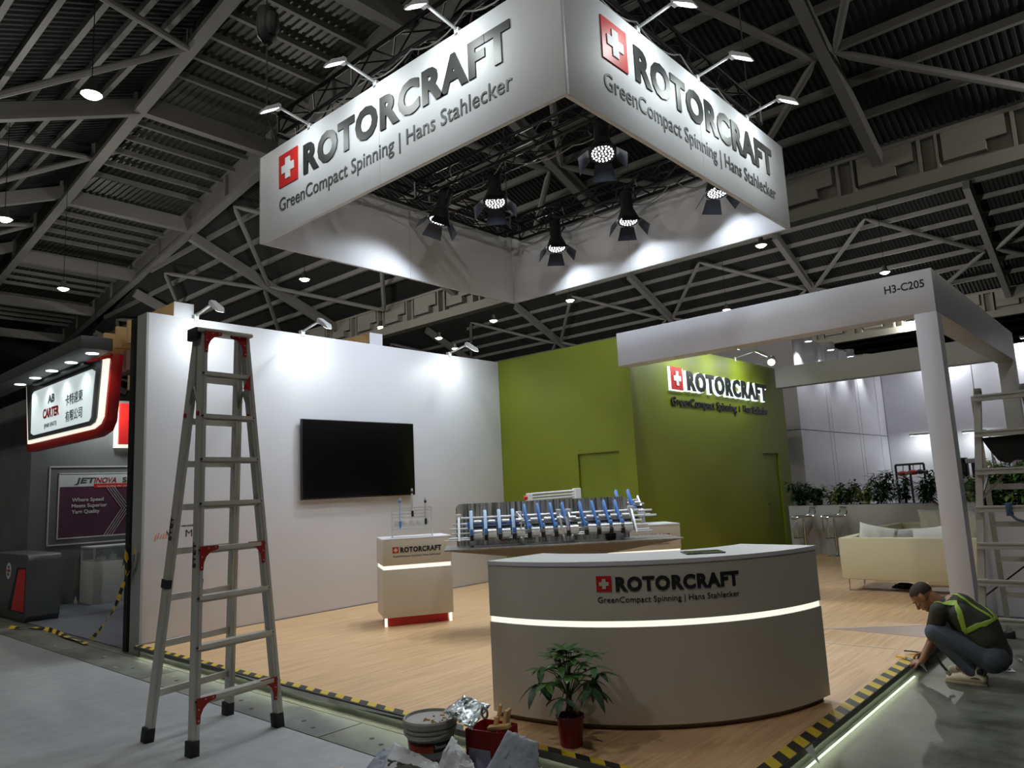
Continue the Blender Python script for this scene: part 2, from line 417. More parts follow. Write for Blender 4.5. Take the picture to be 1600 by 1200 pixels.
def lettering(body, fn, width, cap, m, parent, name='letter', bold=0.0, depth=0.004, split=False, space=1.0, full=False, caplen=0.7, skew=0.0, stuff=False):
    """fn(u, v, w) -> world; u along the line from 0, v up from the baseline, w outwards.  cap: capital height"""
    groups, x0, x1, y0, y1 = glyphs(body, bold, space)
    sx = width/(x1-x0)
    if full: sy = cap/(y1-y0); yb = y0
    else: sy = cap/(caplen+2*bold); yb = -bold
    objs = []; big = MB()
    for gv, gf in groups:
        mb = MB() if split else big
        n = len(gv); fr = []; bk = []
        for x, y, _ in gv:
            v = (y-yb)*sy; u = (x-x0)*sx+skew*v
            fr.append(fn(u, v, depth)); bk.append(fn(u, v, 0.0))
        cnt = {}
        for f in gf:
            for i in range(len(f)):
                a, b = f[i], f[(i+1) % len(f)]; k = (min(a, b), max(a, b)); cnt.setdefault(k, []).append((a, b))
        fs = [tuple(f) for f in gf]
        for k, e in cnt.items():
            if len(e) == 1: a, b = e[0]; fs.append((b, a, a+n, b+n))
        mb.add(fr+bk, fs)
        if split: objs.append(mb.build(name, m, parent, fix=False, smooth=False))
    if not split:
        objs.append(big.build(name, m, parent, fix=False, smooth=False))
        if len(groups) > 1 and parent is not None: objs[-1]['kind'] = 'stuff'
    return objs
def planefn(o, ux, uz, un):
    o = Vector(o); ux = Vector(ux).normalized(); uz = Vector(uz).normalized(); un = Vector(un).normalized()
    return lambda u, v, w: o+ux*u+uz*v+un*w
def logo(fn, size, parent, red=RED, white=SIGNW, depth=0.006, plate='logo_plate', cross='logo_cross'):
    """red square with a white cross; fn maps (u,v,w)"""
    def poly(pts, w0, w1, m, name):
        mb = MB(); n = len(pts)
        a = [fn(u*size, v*size, w1) for u, v in pts]; b = [fn(u*size, v*size, w0) for u, v in pts]
        mb.add(a+b, [tuple(range(n))]+[(i, n+i, n+(i+1) % n, (i+1) % n) for i in range(n)])
        return mb.build(name, m, parent, smooth=False)
    poly([(0, 0), (1, 0), (1, 1), (0, 1)], 0, depth, red, plate)
    a, b, c, d = 0.18, 0.38, 0.62, 0.82
    poly([(b, a), (c, a), (c, b), (d, b), (d, c), (c, c), (c, d), (b, d), (b, c), (a, c), (a, b), (b, b)], depth, depth*1.8, white, cross)
TAGLINE = 'GreenCompact Spinning | Hans Stahlecker'
def brand_block(fn, x_logo, z_logo, s_logo, x_word, w_word, h_word, x_tag, z_tag, w_tag, h_tag, parent, depth=0.008, split=True, tag_m=INK2, ink=INK, red=RED, white=SIGNW, halo=None):
    logo(lambda u, v, w: fn(x_logo+u, z_logo+v, w), s_logo, parent, depth=depth, red=red, white=white)
    lettering('ROTORCRAFT', lambda u, v, w: fn(x_word+u, z_logo+v, w), w_word, h_word, ink, parent, 'letter', bold=0.048, depth=depth, split=split, space=1.13)
    if w_tag: lettering(TAGLINE, lambda u, v, w: fn(x_tag+u, z_tag+v, w), w_tag, h_tag, tag_m, parent, 'tagline', bold=0.0, depth=depth*0.6)

# ================================================================== THE HALL
XL, XR, YB, YF = -80.0, 20.0, 88.0, -12.0
def structure(name, mb, mats, label, cat, **k):
    o = mb.build(name, mats, None, **k)
    return tag(o, label, cat, kind='structure')
structure('floor', MB().box(XL, XR, YF, YB, -0.3, 0.0), CONC, 'dark polished concrete hall floor right of the stand platform', 'floor', smooth=False)
structure('floor_pale', MB().box(XL, XR, YF, 2.975, -0.01, 0.004), CONCL, 'pale grey hall floor in the foreground under the tall ladder', 'floor', smooth=False)
structure('wall_back', MB().box(XL, XR, YB, YB+0.3, 0, 26), HALLW, 'dark far end wall of the exhibition hall', 'wall', smooth=False)
structure('wall_left', MB().box(XL-0.3, XL, YF, YB, 0, 26), HALLW, 'dark left end wall of the exhibition hall', 'wall', smooth=False)
structure('wall_right', MB().box(XR, XR+0.3, YF, YB, 0, 26), HALLW, 'dark right side wall of the exhibition hall', 'wall', smooth=False)
structure('wall_front', MB().box(XL, XR, YF-0.3, YF, 0, 26), HALLW, 'dark hall wall behind the viewer', 'wall', smooth=False)
tr = thing('trench_cover', 'row of grey floor duct cover plates along the left edge of the wooden platform', 'duct cover', (-5, 3.1, 0), kind='structure')
js = [-19.0, -17.2, -14.8, -12.35, -9.9, -7.5, -4.54, -1.6, 0.9, 3.4]
for a, b in zip(js, js[1:]):
    p = MB().box(a+0.006, b-0.006, 2.982, 3.345, -0.002, 0.007).build('cover_plate', CONCT, tr, bev=0.003)
for x in (-8.05, -7.1, -6.75, -5.9, -5.6, -4.95, -4.75, -4.2, -4.05, -8.9, -3.6):
    MB().lathe([(0.018, 0), (0.018, 0.0015)], (x, 3.13+0.05*math.sin(x*7), 0.007), 10).build('lifting_slot', BLACKM, tr)
for x, y in ((-9.0, 3.2), (-8.3, 3.05), (-7.3, 3.2), (-10.3, 3.1), (-6.6, 3.06)):
    MB().bar((x, y, 0.008), (x+0.05, y+0.012, 0.008), 0.012, 0.003).build('dust_scrap', TAPEW, tr)
MB().box(-19, 3.4, 3.351, 3.40, -0.002, 0.006).build('duct_edge', CONCT, tr)

# ---- roof
SL = 0.42
def zN(y): return 12.8+SL*(27.8-y)         # slope falling away from the viewer
def zS(y): return 17.05-SL*(10.0-y)        # slope falling towards the viewer
def yL1(x): return 8.6+0.075*(-x)
def yL2(x): return 13.3+0.12*(-x)
NODES = [-74.4, -62.8, -51.2, -39.8, -28.4, -17.2, -6.4, 4.8, 16.0]
roof = thing('ceiling', 'dark ribbed steel hall roof with pale grey beams, purlins and tube bracing', 'roof', (0, 0, 12), kind='structure')
XA, XB = -79.5, 19.5
for k, dy in enumerate((0.0, 28.8, 57.6)):
    # ribbed deck, falling away
    mb = MB(); n = int((XB-XA)/0.22); h = 0.05
    for i in range(n):
        x = XA+i*0.22; y_s = (yL2(x)+0.1 if k == 0 else 16.9); ya = y_s+dy; yb = 27.75+dy; za = zN(y_s)+0.42; zb = zN(27.75)+0.42
        vs = []
        for xx, dz in ((x, 0), (x+0.08, 0), (x+0.11, h), (x+0.19, h), (x+0.22, 0)):
            vs += [(xx, ya, za+dz), (xx, yb, zb+dz)]
        mb.add(vs, [(0, 1, 3, 2), (2, 3, 5, 4), (4, 5, 7, 6), (6, 7, 9, 8)])
    mb.build('deck', DECK, roof, fix=False, smooth=False)
    # purlins falling away
    for i in range(8):
        y = 26.1-1.42*i; z = zN(y)+0.28
        xa = max(XA, -(y-13.3)/0.12) if y < 22.5 else XA
        if k < 2 or i < 4: MB().bar((xa, y+dy, z), (XB, y+dy, z), 0.17, 0.26).build('purlin', ROOFST, roof, smooth=False)
    # rafters
    for x in NODES:
        y2 = yL2(x) if k == 0 else 17.2
        MB().bar((x, y2+dy, zN(y2)-0.12), (x, 27.7+dy, zN(27.7)-0.12), 0.34, 0.55).build('rafter', ROOFST, roof, smooth=False)
    # diamond bracing between rafters
    for a, b in zip(NODES, NODES[1:]):
        if k == 2: break
        m = (a+b)/2; y2 = (yL2(m) if k == 0 else 17.2)
        for s_, e_ in (((a+0.3, 22.8), (m, 27.3)), ((b-0.3, 22.8), (m, 27.3)), ((m, y2+0.3), (a+0.3, 22.8)), ((m, y2+0.3), (b-0.3, 22.8))):
            p = Vector((s_[0], s_[1]+dy, zN(s_[1])-0.32)); q = Vector((e_[0], e_[1]+dy, zN(e_[1])-0.32))
            d = (q-p).normalized()
            MB().tube([p, p+d*0.5, q-d*0.5, q], [0.05, 0.13, 0.13, 0.05], 8).build('brace', ROOFST, roof)
    # valley girder with stiffened plates
    gy = 28.0+dy
    if k < 2:
        MB().box(XA, XB, gy-0.28, gy+0.28, 11.33, 11.80).build('girder', GIRD, roof, smooth=False)
        MB().box(XA, XB, gy+0.10, gy+0.16, 11.80, 13.3).build('girder_web', GIRD, roof, smooth=False)
        MB().box(XA, XB, gy-0.30, gy-0.18, 13.02, 13.14).build('girder_top', GIRD, roof, smooth=False)
        x = -7.9-2.75*26
        while x < XB-1:
            if x > -62:
                MB().box(x, x+0.10, gy-0.26, gy+0.1, 11.80, 13.05).build('girder_stiffener', GIRD, roof, smooth=False)
                MB().box(x+0.55, x+0.63, gy-0.26, gy+0.1, 11.80, 13.05).build('girder_stiffener', GIRD, roof, smooth=False)
                mb = MB(); mb.box(x+0.75, x+2.6, gy-0.24, gy-0.16, 12.35, 13.05); mb.box(x+0.75, x+2.0, gy-0.26, gy+0.1, 12.0, 12.34)
                mb.build('girder_panel', GIRD, roof, smooth=False)
            x += 2.75
# far side of the valley and middle flat strip of the first bay
mb = MB()
yy = 5.5
for i in range(52):
    y = yy+i*0.30
    vs = []
    for a, dz in ((y, 0), (y+0.12, 0), (y+0.15, 0.07), (y+0.27, 0.07), (y+0.30, 0)): vs += [(XA, a, 18.45+dz), (XB, a, 18.45+dz)]
    mb.add(vs, [(0, 1, 3, 2), (2, 3, 5, 4), (4, 5, 7, 6), (6, 7, 9, 8)])
mb.build('deck', DECK_LIT, roof, fix=False, smooth=False)
for a, b in zip(NODES, NODES[1:]):
    for j in range(1, 7):
        x = a+(b-a)*j/7
        MB().bar((x, yL1(x), 18.28), (x, yL2(x), 18.28), 0.16, 0.24).build('purlin', ROOFST, roof, smooth=False)
for x in NODES:
    MB().bar((x, yL1(x), 17.35), (x, yL2(x), 17.35), 0.36, 0.75).build('tie_beam', ROOFST, roof, smooth=False)
    MB().bar((x, yL1(x)+0.05, zS(yL1(x))-0.15), (x, -0.8, zS(-0.8)-0.15), 0.34, 0.6).build('rafter', ROOFST, roof, smooth=False)
for fn in (yL1, yL2):
    MB().bar((XA, fn(XA), 16.98), (XB, fn(XB), 16.98), 0.42, 0.20).build('edge_beam', ROOFST, roof, smooth=False)
    MB().bar((XA, fn(XA), 17.7), (XB, fn(XB), 17.7), 0.06, 1.3).build('edge_web', DECK_LIT if fn is yL1 else ROOFST, roof, smooth=False)
    MB().bar((XA, fn(XA), 18.36), (XB, fn(XB), 18.36), 0.3, 0.12).build('edge_beam', ROOFST, roof, smooth=False)
    for x in NODES[:-1]:
        for f in (0.0, 0.5):
            xx = x+f*11.2; MB().bar((xx, fn(xx)-0.12, 17.0), (xx, fn(xx)-0.12, 18.3), 0.14, 0.14).build('web_stiffener', ROOFST, roof, smooth=False)
mb = MB(); n = int((XB-XA)/0.30)
for i in range(n):
    x = XA+i*0.30; ya, yb = -1.2, yL1(x)-0.1; za = zS(ya)+0.42; zb = zS(yb)+0.42; vs = []
    for xx, dz in ((x, 0), (x+0.11, 0), (x+0.15, 0.07), (x+0.26, 0.07), (x+0.30, 0)): vs += [(xx, ya, za+dz), (xx, yb, zb+dz)]
    mb.add(vs, [(0, 1, 3, 2), (2, 3, 5, 4), (4, 5, 7, 6), (6, 7, 9, 8)])
mb.build('deck', DECK, roof, fix=False, smooth=False)
for i in range(9):
    y = 9.3-1.15*i
    xb = -(y-8.6)/0.075 if y > 8.6 else XB
    MB().bar((XA, y, zS(y)+0.28), (min(XB, xb), y, zS(y)+0.28), 0.17, 0.26).build('purlin', ROOFST, roof, smooth=False)
for a, b in zip(NODES, NODES[1:]):
    m = (a+b)/2
    for e_ in (a+0.3, b-0.3):
        p = Vector((m, yL1(m)-0.2, zS(yL1(m))-0.35)); q = Vector((e_, 3.8, zS(3.8)-0.35)); r_ = Vector((m, -0.6, zS(-0.6)-0.35))
        MB().tube([p, q], 0.12, 8).build('brace', ROOFST, roof); MB().tube([q, r_], 0.12, 8).build('brace', ROOFST, roof)
MB().box(XA, XB, -1.1, -0.6, 11.33, 11.8).build('girder', GIRD, roof, smooth=False)
MB().box(XA, XB, -0.8, -0.74, 11.8, 13.3).build('girder_web', GIRD, roof, smooth=False)
MB().box(XA, XB, YF, -0.8, 13.2, 13.3).build('deck', DECK, roof, smooth=False)
MB().box(XA, XB, 39.0, 46.5, 18.6, 18.7).build('deck', DECK, roof, smooth=False)
MB().box(XA, XB, 28.2, 39.2, 18.5, 18.6).build('deck', DECK, roof, smooth=False)
MB().box(XA, XB, 57.0, 76.0, 18.5, 18.6).build('deck', DECK, roof, smooth=False)
MB().box(XA, XB, 85.5, 88, 12.9, 13.0).build('deck', DECK, roof, smooth=False)

# ---- high bay lamps
def bay_proto():
    t = thing('high_bay_lamp', 'x', 'ceiling lamp', (0, 0, 0), 'high bay lamps hung from the hall roof', local=True)
    MB().lathe([(0.03, 0.40), (0.10, 0.36), (0.12, 0.18), (0.25, 0.02), (0.25, 0.0)], n=20).build('lamp_shade', FIXD, t)
    MB().lathe([(0.02, -0.10), (0.12, -0.085), (0.19, -0.045), (0.225, -0.002)], n=20).build('lamp_glass', BAYGLOW, t)
    return t
bp0 = bay_proto()
BAYS = [((-19.0, 6.06), 'nearest high bay lamp hanging by a long wire at the upper left'),
        ((-29.6, 6.8), 'high bay lamp cut by the left edge of the picture under the roof'),
        ((-37.6, 11.1), 'high bay lamp below the lit ribbed roof strip at the left'),
        ((-29.4, 18.8), 'high bay lamp left of centre below the hanging sign'),
        ((-35.5, 33.0), 'high bay lamp lower of the pair above the screen wall end'),
        ((-29.8, 32.3), 'high bay lamp in front of the deep girder below the hanging sign'),
        ((-23.8, 32.2), 'high bay lamp just under the far bottom corner of the hanging sign'),
        ((-19.1, 41.9), 'high bay lamp just above the white beam left part'),
        ((-12.4, 31.4), 'high bay lamp directly under the right end of the hanging sign'),
        ((-9.8, 41.0), 'high bay lamp above the middle right of the white beam'),
        ((-35.2, 27.9), 'high bay lamp nearest the screen wall top beside the roof girder'),
        ((-37.5, 36.4), 'small high bay lamp lowest over the middle of the screen wall'),
        ((-12.3, 56.4), 'high bay lamp seen through the gap under the white beam'),
        ((-6.0, -4.0), None), ((3.0, 1.0), None), ((-14.0, -5.0), None), ((3.5, 26.0), None), ((-48.0, 16.0), None), ((-52, 34.0), None)]
for i, ((x, y), lb) in enumerate(BAYS):
    o = bp0 if i == 0 else dup(bp0)
    o.location = (x, y, 11.95)
    o['label'] = lb or 'high bay lamp hanging from the roof outside the view'
    zr = 18.3 if (yL1(x) < y < yL2(x)) else (zN(y) if 13 < y < 28 else (zN(y-28.8) if y > 28 else max(13.2, zS(y))))
    zr = min(zr, 18.3)
    c = MB().tube([(0, 0, 0.38), (0, 0, zr-11.95)], 0.012, 5).build('hanging_wire', BLACKM, o)
    c.matrix_parent_inverse = Matrix.Identity(4)
    e = W_BAY*(1.0 if lb else 0.8)
    L = lamp('POINT', 'lamp_light', None, (0, 0, -0.18), e, (1, 0.96, 0.89), 0.16 if lb else 0.5)
    L.parent = o

# ================================================================== THE STAND
PX0, PX1, PY0, PY1, PZ = -8.73, -1.73, 3.42, 15.3, 0.10
structure('floor_platform', MB().box(PX0, PX1-0.015, PY0+0.015, PY1, 0.055, PZ), WOOD, 'raised beech laminate platform floor of the stand', 'floor', smooth=False)
structure('trim_1', MB().box(PX0+0.05, PX1-0.03, PY0+0.02, PY0+0.04, 0.0, 0.056), CONCT, 'recessed pale riser under the left platform edge', 'riser', smooth=False)
structure('trim_2', MB().box(PX1-0.04, PX1-0.02, PY0+0.02, PY1, 0.0, 0.056), CONCT, 'recessed pale riser under the right platform edge', 'riser', smooth=False)
EDGE = mat('edge_profile', C(84, 84, 82), 0.5, var=0.08)
structure('trim_3', MB().box(PX0, PX1, PY0-0.012, PY0+0.014, 0.066, PZ+0.004), EDGE, 'dark grey metal edge profile along the left platform edge', 'edge trim', smooth=False)
structure('trim_4', MB().box(PX1-0.014, PX1+0.012, PY0-0.012, PY1-5.6, 0.066, PZ+0.004), EDGE, 'dark grey metal edge profile along the right platform edge', 'edge trim', smooth=False)
tag(MB().box(PX0, PX1, PY0, PY0+0.062, PZ+0.002, PZ+0.006).build('hazard_tape', HAZ_X, smooth=False), 'yellow and black hazard tape stuck along the left front edge of the platform', 'tape')
tag(MB().box(PX1-0.085, PX1+0.008, PY0, 6.75, PZ+0.0025, PZ+0.0065).build('hazard_tape', HAZ_Y, smooth=False), 'yellow and black hazard tape stuck along the right edge of the platform', 'tape')
tag(MB().box(PX0+0.1, PX1-0.02, PY0+0.008, PY0+0.018, 0.060, 0.0655).build('light_strip', LEDH, smooth=False), 'glowing pale green light strip under the left platform edge', 'light strip')
tag(MB().box(PX1+0.010, PX1+0.022, PY0+0.03, 6.55, 0.0005, 0.004).build('light_strip', REFL_LINE, smooth=False), 'glowing pale green line for light reflected on the concrete by the right platform edge', 'light strip')  # no fixture: a glowing line drawn for the edge light's reflection on the floor
tag(MB().box(PX1-0.018, PX1-0.008, PY0+0.03, 6.70, 0.060, 0.0655).build('light_strip', LEDH, smooth=False), 'light strip tucked under the lip of the right platform edge', 'light strip')
for i, (x, y) in enumerate(((-1.715, 4.25), (-1.70, 6.62))):
    m = MB().prism([(x, y, 0.10), (x, y+0.10, 0.10), (x+0.05, y+0.05, 0.02)], (0.004, 0, 0.002))
    tag(m.build('skirting_scrap', mat('white_scrap', C(225, 228, 226), 0.4, var=0)), ['white triangular skirting scrap sticking out of the right platform edge at the bottom', 'white triangular skirting piece under the crouching worker\'s hands'][i], 'scrap')
tag(MB().prism([(-6.6, 3.407, 0.092), (-5.3, 3.407, 0.046), (-4.0, 3.407, 0.092), (-5.3, 3.407, 0.088)], (0, -0.003, 0)).build('skirting_strip', mat('white_scrap', C(225, 228, 226)), smooth=False), 'thin white strip peeling below the left platform edge by the ladder', 'strip')

# ---- screen wall (left)
wt = 0.10
structure('wall_screen', MB().box(-8.73-wt*3.2, -8.73, 3.485, 9.53, 0.0, 3.88), WHITE, 'tall white stand wall that carries the big black screen', 'wall', bev=0.004)
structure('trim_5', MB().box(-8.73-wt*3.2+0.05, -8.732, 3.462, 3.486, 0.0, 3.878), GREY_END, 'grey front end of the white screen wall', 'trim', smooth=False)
structure('trim_6', MB().box(-9.14, -9.04, 3.445, 3.56, 0.0, 3.86), BLACKM, 'dark post at the back edge of the white screen wall', 'post', smooth=False)
structure('baseboard_screen', MB().box(-8.731, -8.722, 3.49, 9.52, 0.1, 0.112), mat('base_line', C(120, 118, 112)), 'thin grey joint line at the foot of the screen wall', 'baseboard', smooth=False)
for i, (ya, lb) in enumerate(((3.80, 'pale wood block standing on the left end of the screen wall'), (6.74, 'pale wood block standing on the middle of the screen wall'))):
    t = thing('wooden_block', lb, 'block', (-8.95, ya, 3.88), 'wood blocks on the screen wall')
    MB().box(-9.75, -8.80, ya, ya+0.24, 3.88, 4.07).build('timber', TIMBER, t, smooth=False)
    MB().box(-8.80, -8.785, ya-0.002, ya+0.242, 3.88, 4.072).build('front_board', WHITE, t, smooth=False)
# television
tv = thing('television', 'large black flat screen hung on the tall white stand wall', 'television', (-8.73, 6.5, 1.6))
MB().box(-8.70, -8.655, 5.475, 7.445, 1.600, 2.692).build('screen_housing', BEZEL, tv, bev=0.006)
MB().box(-8.656, -8.651, 5.49, 7.43, 1.616, 2.678).build('display_panel', BLACK, tv, smooth=False)
MB().box(-8.652, -8.648, 6.40, 6.60, 1.602, 1.611).build('sensor_strip', BEZEL, tv, smooth=False)
MB().box(-8.728, -8.69, 5.95, 7.0, 1.9, 2.4).build('wall_bracket', BLACKM, tv, smooth=False)
# small wall logo on the left end of the wall
t = thing('wall_emblem', 'small orange stroke emblem with dark thin capitals low on the screen wall behind the ladder', 'wall lettering', (-8.73, 3.6, 1.2))
fw = planefn((-8.729, 3.60, 1.235), (0, 1, 0), (0, 0, 1), (1, 0, 0))
for i in range(5):
    u = 0.0+i*0.030; h = (0.055, 0.075, 0.05, 0.06, 0.10)[i]
    mb = MB(); a = [fw(u, 0.0 - (0.02 if i in (0, ) else 0), 0.002), fw(u+0.010, 0.0-(0.02 if i == 0 else 0), 0.002), fw(u+0.028, h, 0.002), fw(u+0.018, h, 0.002)]
    mb.prism(a, (-0.0018, 0, 0)); mb.build('stroke', ORANGE, t, smooth=False)
lettering('V', lambda u, v, w: fw(0.135+u, v, w), 0.075, 0.085, INK, t, 'letter', bold=-0.008)
lettering('MA', lambda u, v, w: fw(0.36+u, v+0.004, w), 0.165, 0.085, INK, t, 'letter', bold=-0.008)
lettering('MEMBER OF', lambda u, v, w: fw(0.31+u, v+0.125, w), 0.20, 0.018, INK2, t, 'letter')

# ---- green store-room walls with doors
def holed_wall(name, label, y0, ax, a0, a1, h0, h1, d0, d1, dz, thick, m):
    """wall on plane; ax=0: along x at y=y0 facing -y; ax=1: along y at x=y0 facing +x; door opening d0..d1 up to dz"""
    mb = MB()
    def bx(p, q, z0, z1, t0, t1, mi=0):
        if ax == 0: mb.box(p, q, y0+t0, y0+t1, z0, z1, mi)
        else: mb.box(y0-t1, y0-t0, p, q, z0, z1, mi)
    bx(a0, d0, h0, h1, 0, thick); bx(d1, a1, h0, h1, 0, thick); bx(d0, d1, dz, h1, 0, thick)
    return structure(name, mb, m, label, 'wall', smooth=False)
holed_wall('wall_green', 'bright green stand wall facing the viewer between screen wall and logo wall', 9.53, 0, -8.73, -6.11, 0.1, 3.89, -7.08, -6.29, 2.12, 0.12, GREEN)
d = thing('door_1', 'flush green door recessed in the left green wall', 'door', (-6.7, 9.57, 0.1), kind='structure')
MB().box(-7.075, -6.295, 9.565, 9.60, 0.1, 2.115).build('door_leaf', GREEN_D, d, smooth=False)
MB().tube([(-6.38, 9.565, 1.1), (-6.38, 9.53, 1.1), (-6.46, 9.53, 1.1)], 0.008).build('door_handle', CHROME, d)
holed_wall('wall_logo', 'olive green stand wall carrying the illuminated brand letters', -5.99, 1, 9.53, 15.55, 0.1, 3.89, 14.2, 15.0, 2.09, 0.12, GREEN)
d = thing('door_2', 'flush green door with small handle at the far end of the logo wall', 'door', (-6.03, 14.6, 0.1), kind='structure')
MB().box(-6.06, -6.03, 14.205, 14.995, 0.1, 2.085).build('door_leaf', GREEN_D, d, smooth=False)
MB().tube([(-6.03, 14.30, 1.09), (-5.995, 14.30, 1.09), (-5.995, 14.39, 1.09)], 0.009).build('door_handle', CHROME, d)
structure('wall_green_top', MB().box(-8.7, -6.1, 9.64, 15.5, 3.5, 3.6), WHITE, 'top board of the green store room', 'wall', smooth=False)
# illuminated brand letters on the logo wall
sg = thing('illuminated_wall_sign', 'back-lit dark raised brand letters with red cross plate on the olive wall', 'sign', (-5.98, 12.5, 3.1))
def fl(u, v, w): return Vector((-5.985+w, 10.68+u, 3.13+v))
def fh(u, v, w): return Vector((-5.985+w, 10.68+u, 3.13+v))
for dx, m, nm in ((0.0, HALO, 'halo'),):
    MB().box(-5.985, -5.945, 10.665, 11.105, 3.105, 3.50).build('plate_halo', HALO, sg, smooth=False)
    lettering('ROTORCRAFT', lambda u, v, w: Vector((-5.985+w, 11.20+u-0.01, 3.118+v)), 3.36, 0.365, HALO, sg, 'letter_halo', bold=0.072, depth=0.04, split=False, space=1.15)
logo(lambda u, v, w: Vector((-5.945+w, 10.69+u, 3.12+v)), 0.385, sg, depth=0.01)
lettering('ROTORCRAFT', lambda u, v, w: Vector((-5.945+w, 11.22+u, 3.135+v)), 3.32, 0.345, INK, sg, 'letter', bold=0.042, depth=0.02, split=True, space=1.15)
lettering('GreenCompact Spinning', lambda u, v, w: Vector((-5.985+w, 10.70+u, 2.865+v)), 2.45, 0.145, INK, sg, 'tagline', bold=0.012, depth=0.02)
MB().box(-5.985, -5.965, 13.27, 13.285, 2.86, 2.98).build('divider', INK, sg)
lettering('Hans Stahlecker', lambda u, v, w: Vector((-5.985+w, 13.45+u, 2.88+v)), 1.15, 0.13, INK, sg, 'tagline', bold=0.012, depth=0.02)

# ---- white portal: beams and columns
structure('trim_7', MB().box(-5.99, -1.73, 9.22, 9.50, 3.37, 3.87), WHITE, 'long white portal beam in front of the lounge, stand number at its right end', 'beam', bev=0.003)
structure('trim_8', MB().box(-2.01, -1.73, 9.501, 15.0, 3.37, 3.868), WHITE, 'white side beam running back from the front column', 'beam', bev=0.003)
structure('trim_9', MB().box(-5.87, -2.011, 14.9, 15.15, 3.43, 3.85), WHITE, 'white back beam over the planter of the lounge', 'beam', bev=0.003)
t = thing('front_column', 'tall white square column at the near right corner of the lounge portal', 'column', (-1.85, 9.3, 0.1), kind='structure')
MB().box(-1.96, -1.73, 9.22, 9.45, 0.1, 3.37).build('shaft', WHITE, t, bev=0.003)
t = thing('rear_column', 'white square column at the far right corner of the lounge behind the ladder', 'column', (-1.85, 14.9, 0.1), kind='structure')
MB().box(-1.97, -1.73, 14.77, 15.0, 0.1, 3.37).build('shaft', WHITE, t, bev=0.003)
st = thing('stand_number', 'black stand number lettering on the white portal beam', 'lettering', (-2.1, 9.21, 3.7))
lettering('H3-C205', planefn((-2.235, 9.2195, 3.665), (1, 0, 0), (0, 0, 1), (0, -1, 0)), 0.42, 0.095, INK, st, 'letter', bold=0.02, depth=0.002)

# ---- hanging sign: square ring of white panels
X0, X1, Y0, Y1, Z0, Z1 = -8.39, -3.39, 4.706, 9.657, 4.90, 6.075
hs = thing('hanging_sign', 'huge square white hanging sign ring with dark brand letters under the roof', 'sign', ((X0+X1)/2, (Y0+Y1)/2, Z0))
th = 0.05
MB().box(X0, X1, Y0, Y0+th, Z0, Z1).build('front_panel', SIGNW, hs, bev=0.004)
MB().box(X1-th, X1, Y0+th, Y1, Z0, Z1).build('side_panel', SIGNW, hs, bev=0.004)
MB().box(X0, X1-th, Y1-th, Y1, Z0, Z1).build('back_panel', SIGNW, hs, bev=0.004)
MB().box(X0, X0+th, Y0+th, Y1-th, Z0, Z1).build('side_panel', SIGNW, hs, bev=0.004)
SEAM = mat('panel_seam', C(170, 170, 170), 0.6, var=0)
for x in (-5.9,): MB().box(x, x+0.006, Y0-0.001, Y0, Z0, Z1).build('seam', SEAM, hs, smooth=False)
for y in (7.2,): MB().box(X1, X1+0.001, y, y+0.006, Z0, Z1).build('seam', SEAM, hs, smooth=False)
MB().box(X0+th, X0+th+0.001, 7.2, 7.206, Z0, Z1).build('seam', SEAM, hs, smooth=False)
MB().box(-5.9, -5.894, Y1-th-0.001, Y1-th, Z0, Z1).build('seam', SEAM, hs, smooth=False)
MB().box(X0, X0+0.02, Y0-0.004, Y0, Z0, Z1).build('edge_strip', SEAM, hs, smooth=False)
ff = planefn((X0, Y0, Z0), (1, 0, 0), (0, 0, 1), (0, -1, 0))
brand_block(ff, 0.485, 0.595, 0.425, 1.035, 3.385, 0.385, 0.485, 0.29, 3.93, 0.17, hs, depth=0.012)
fs_ = planefn((X1, Y0, Z0), (0, 1, 0), (0, 0, 1), (1, 0, 0))
brand_block(fs_, 0.60, 0.595, 0.425, 1.16, 3.34, 0.385, 0.60, 0.29, 3.92, 0.17, hs, depth=0.012)

# ---- lighting trusses inside the hanging sign
def truss(p, q, label, s=0.29):
    p = Vector(p); q = Vector(q); t = thing('lighting_truss', label, 'truss', tuple((p+q)/2), 'black lighting trusses above the hanging sign')
    d = (q-p).normalized(); a = d.cross(Vector((0, 0, 1))).normalized(); b = Vector((0, 0, 1)); L = (q-p).length; h = s/2
    cs = [(-h, -h), (h, -h), (h, h), (-h, h)]
    for i, j in cs: MB().tube([p+a*i+b*j, q+a*i+b*j], 0.025, 8).build('chord', TRUSS, t)
    mb = MB(); n = int(L/0.38); st = L/n
    for k in range(n):
        for f in range(4):
            c0 = cs[f]; c1 = cs[(f+1) % 4]
            if k % 2: c0, c1 = c1, c0
            mb.tube([p+d*(k*st)+a*c0[0]+b*c0[1], p+d*((k+1)*st)+a*c1[0]+b*c1[1]], 0.011, 5)
    o = mb.build('lattice', TRUSS, t); o['kind'] = 'stuff'
    for e in (p, q):
        mb = MB()
        for f in range(4):
            c0 = cs[f]; c1 = cs[(f+1) % 4]; mb.tube([e+a*c0[0]+b*c0[1], e+a*c1[0]+b*c1[1]], 0.022, 6)
        mb.build('end_frame', TRUSS, t)
    return t
TZ = 6.46
truss((-8.1, 4.95, TZ), (-3.7, 4.95, TZ), 'black truss along the near left face of the hanging sign')
truss((-3.65, 5.1, TZ), (-3.65, 9.3, TZ), 'black truss along the right face of the hanging sign')
truss((-8.1, 9.42, 6.15), (-3.85, 9.42, 6.15), 'black truss along the far face inside the hanging sign')
truss((-8.13, 5.2, 6.2), (-8.13, 9.2, 6.2), 'black truss along the far left face inside the hanging sign')
truss((-7.95, 7.15, 6.15), (-3.85, 7.15, 6.15), 'black truss crossing the middle of the hanging sign ring')
CAB = mat('cable_grey', C(120, 120, 118), 0.5, var=0.1)
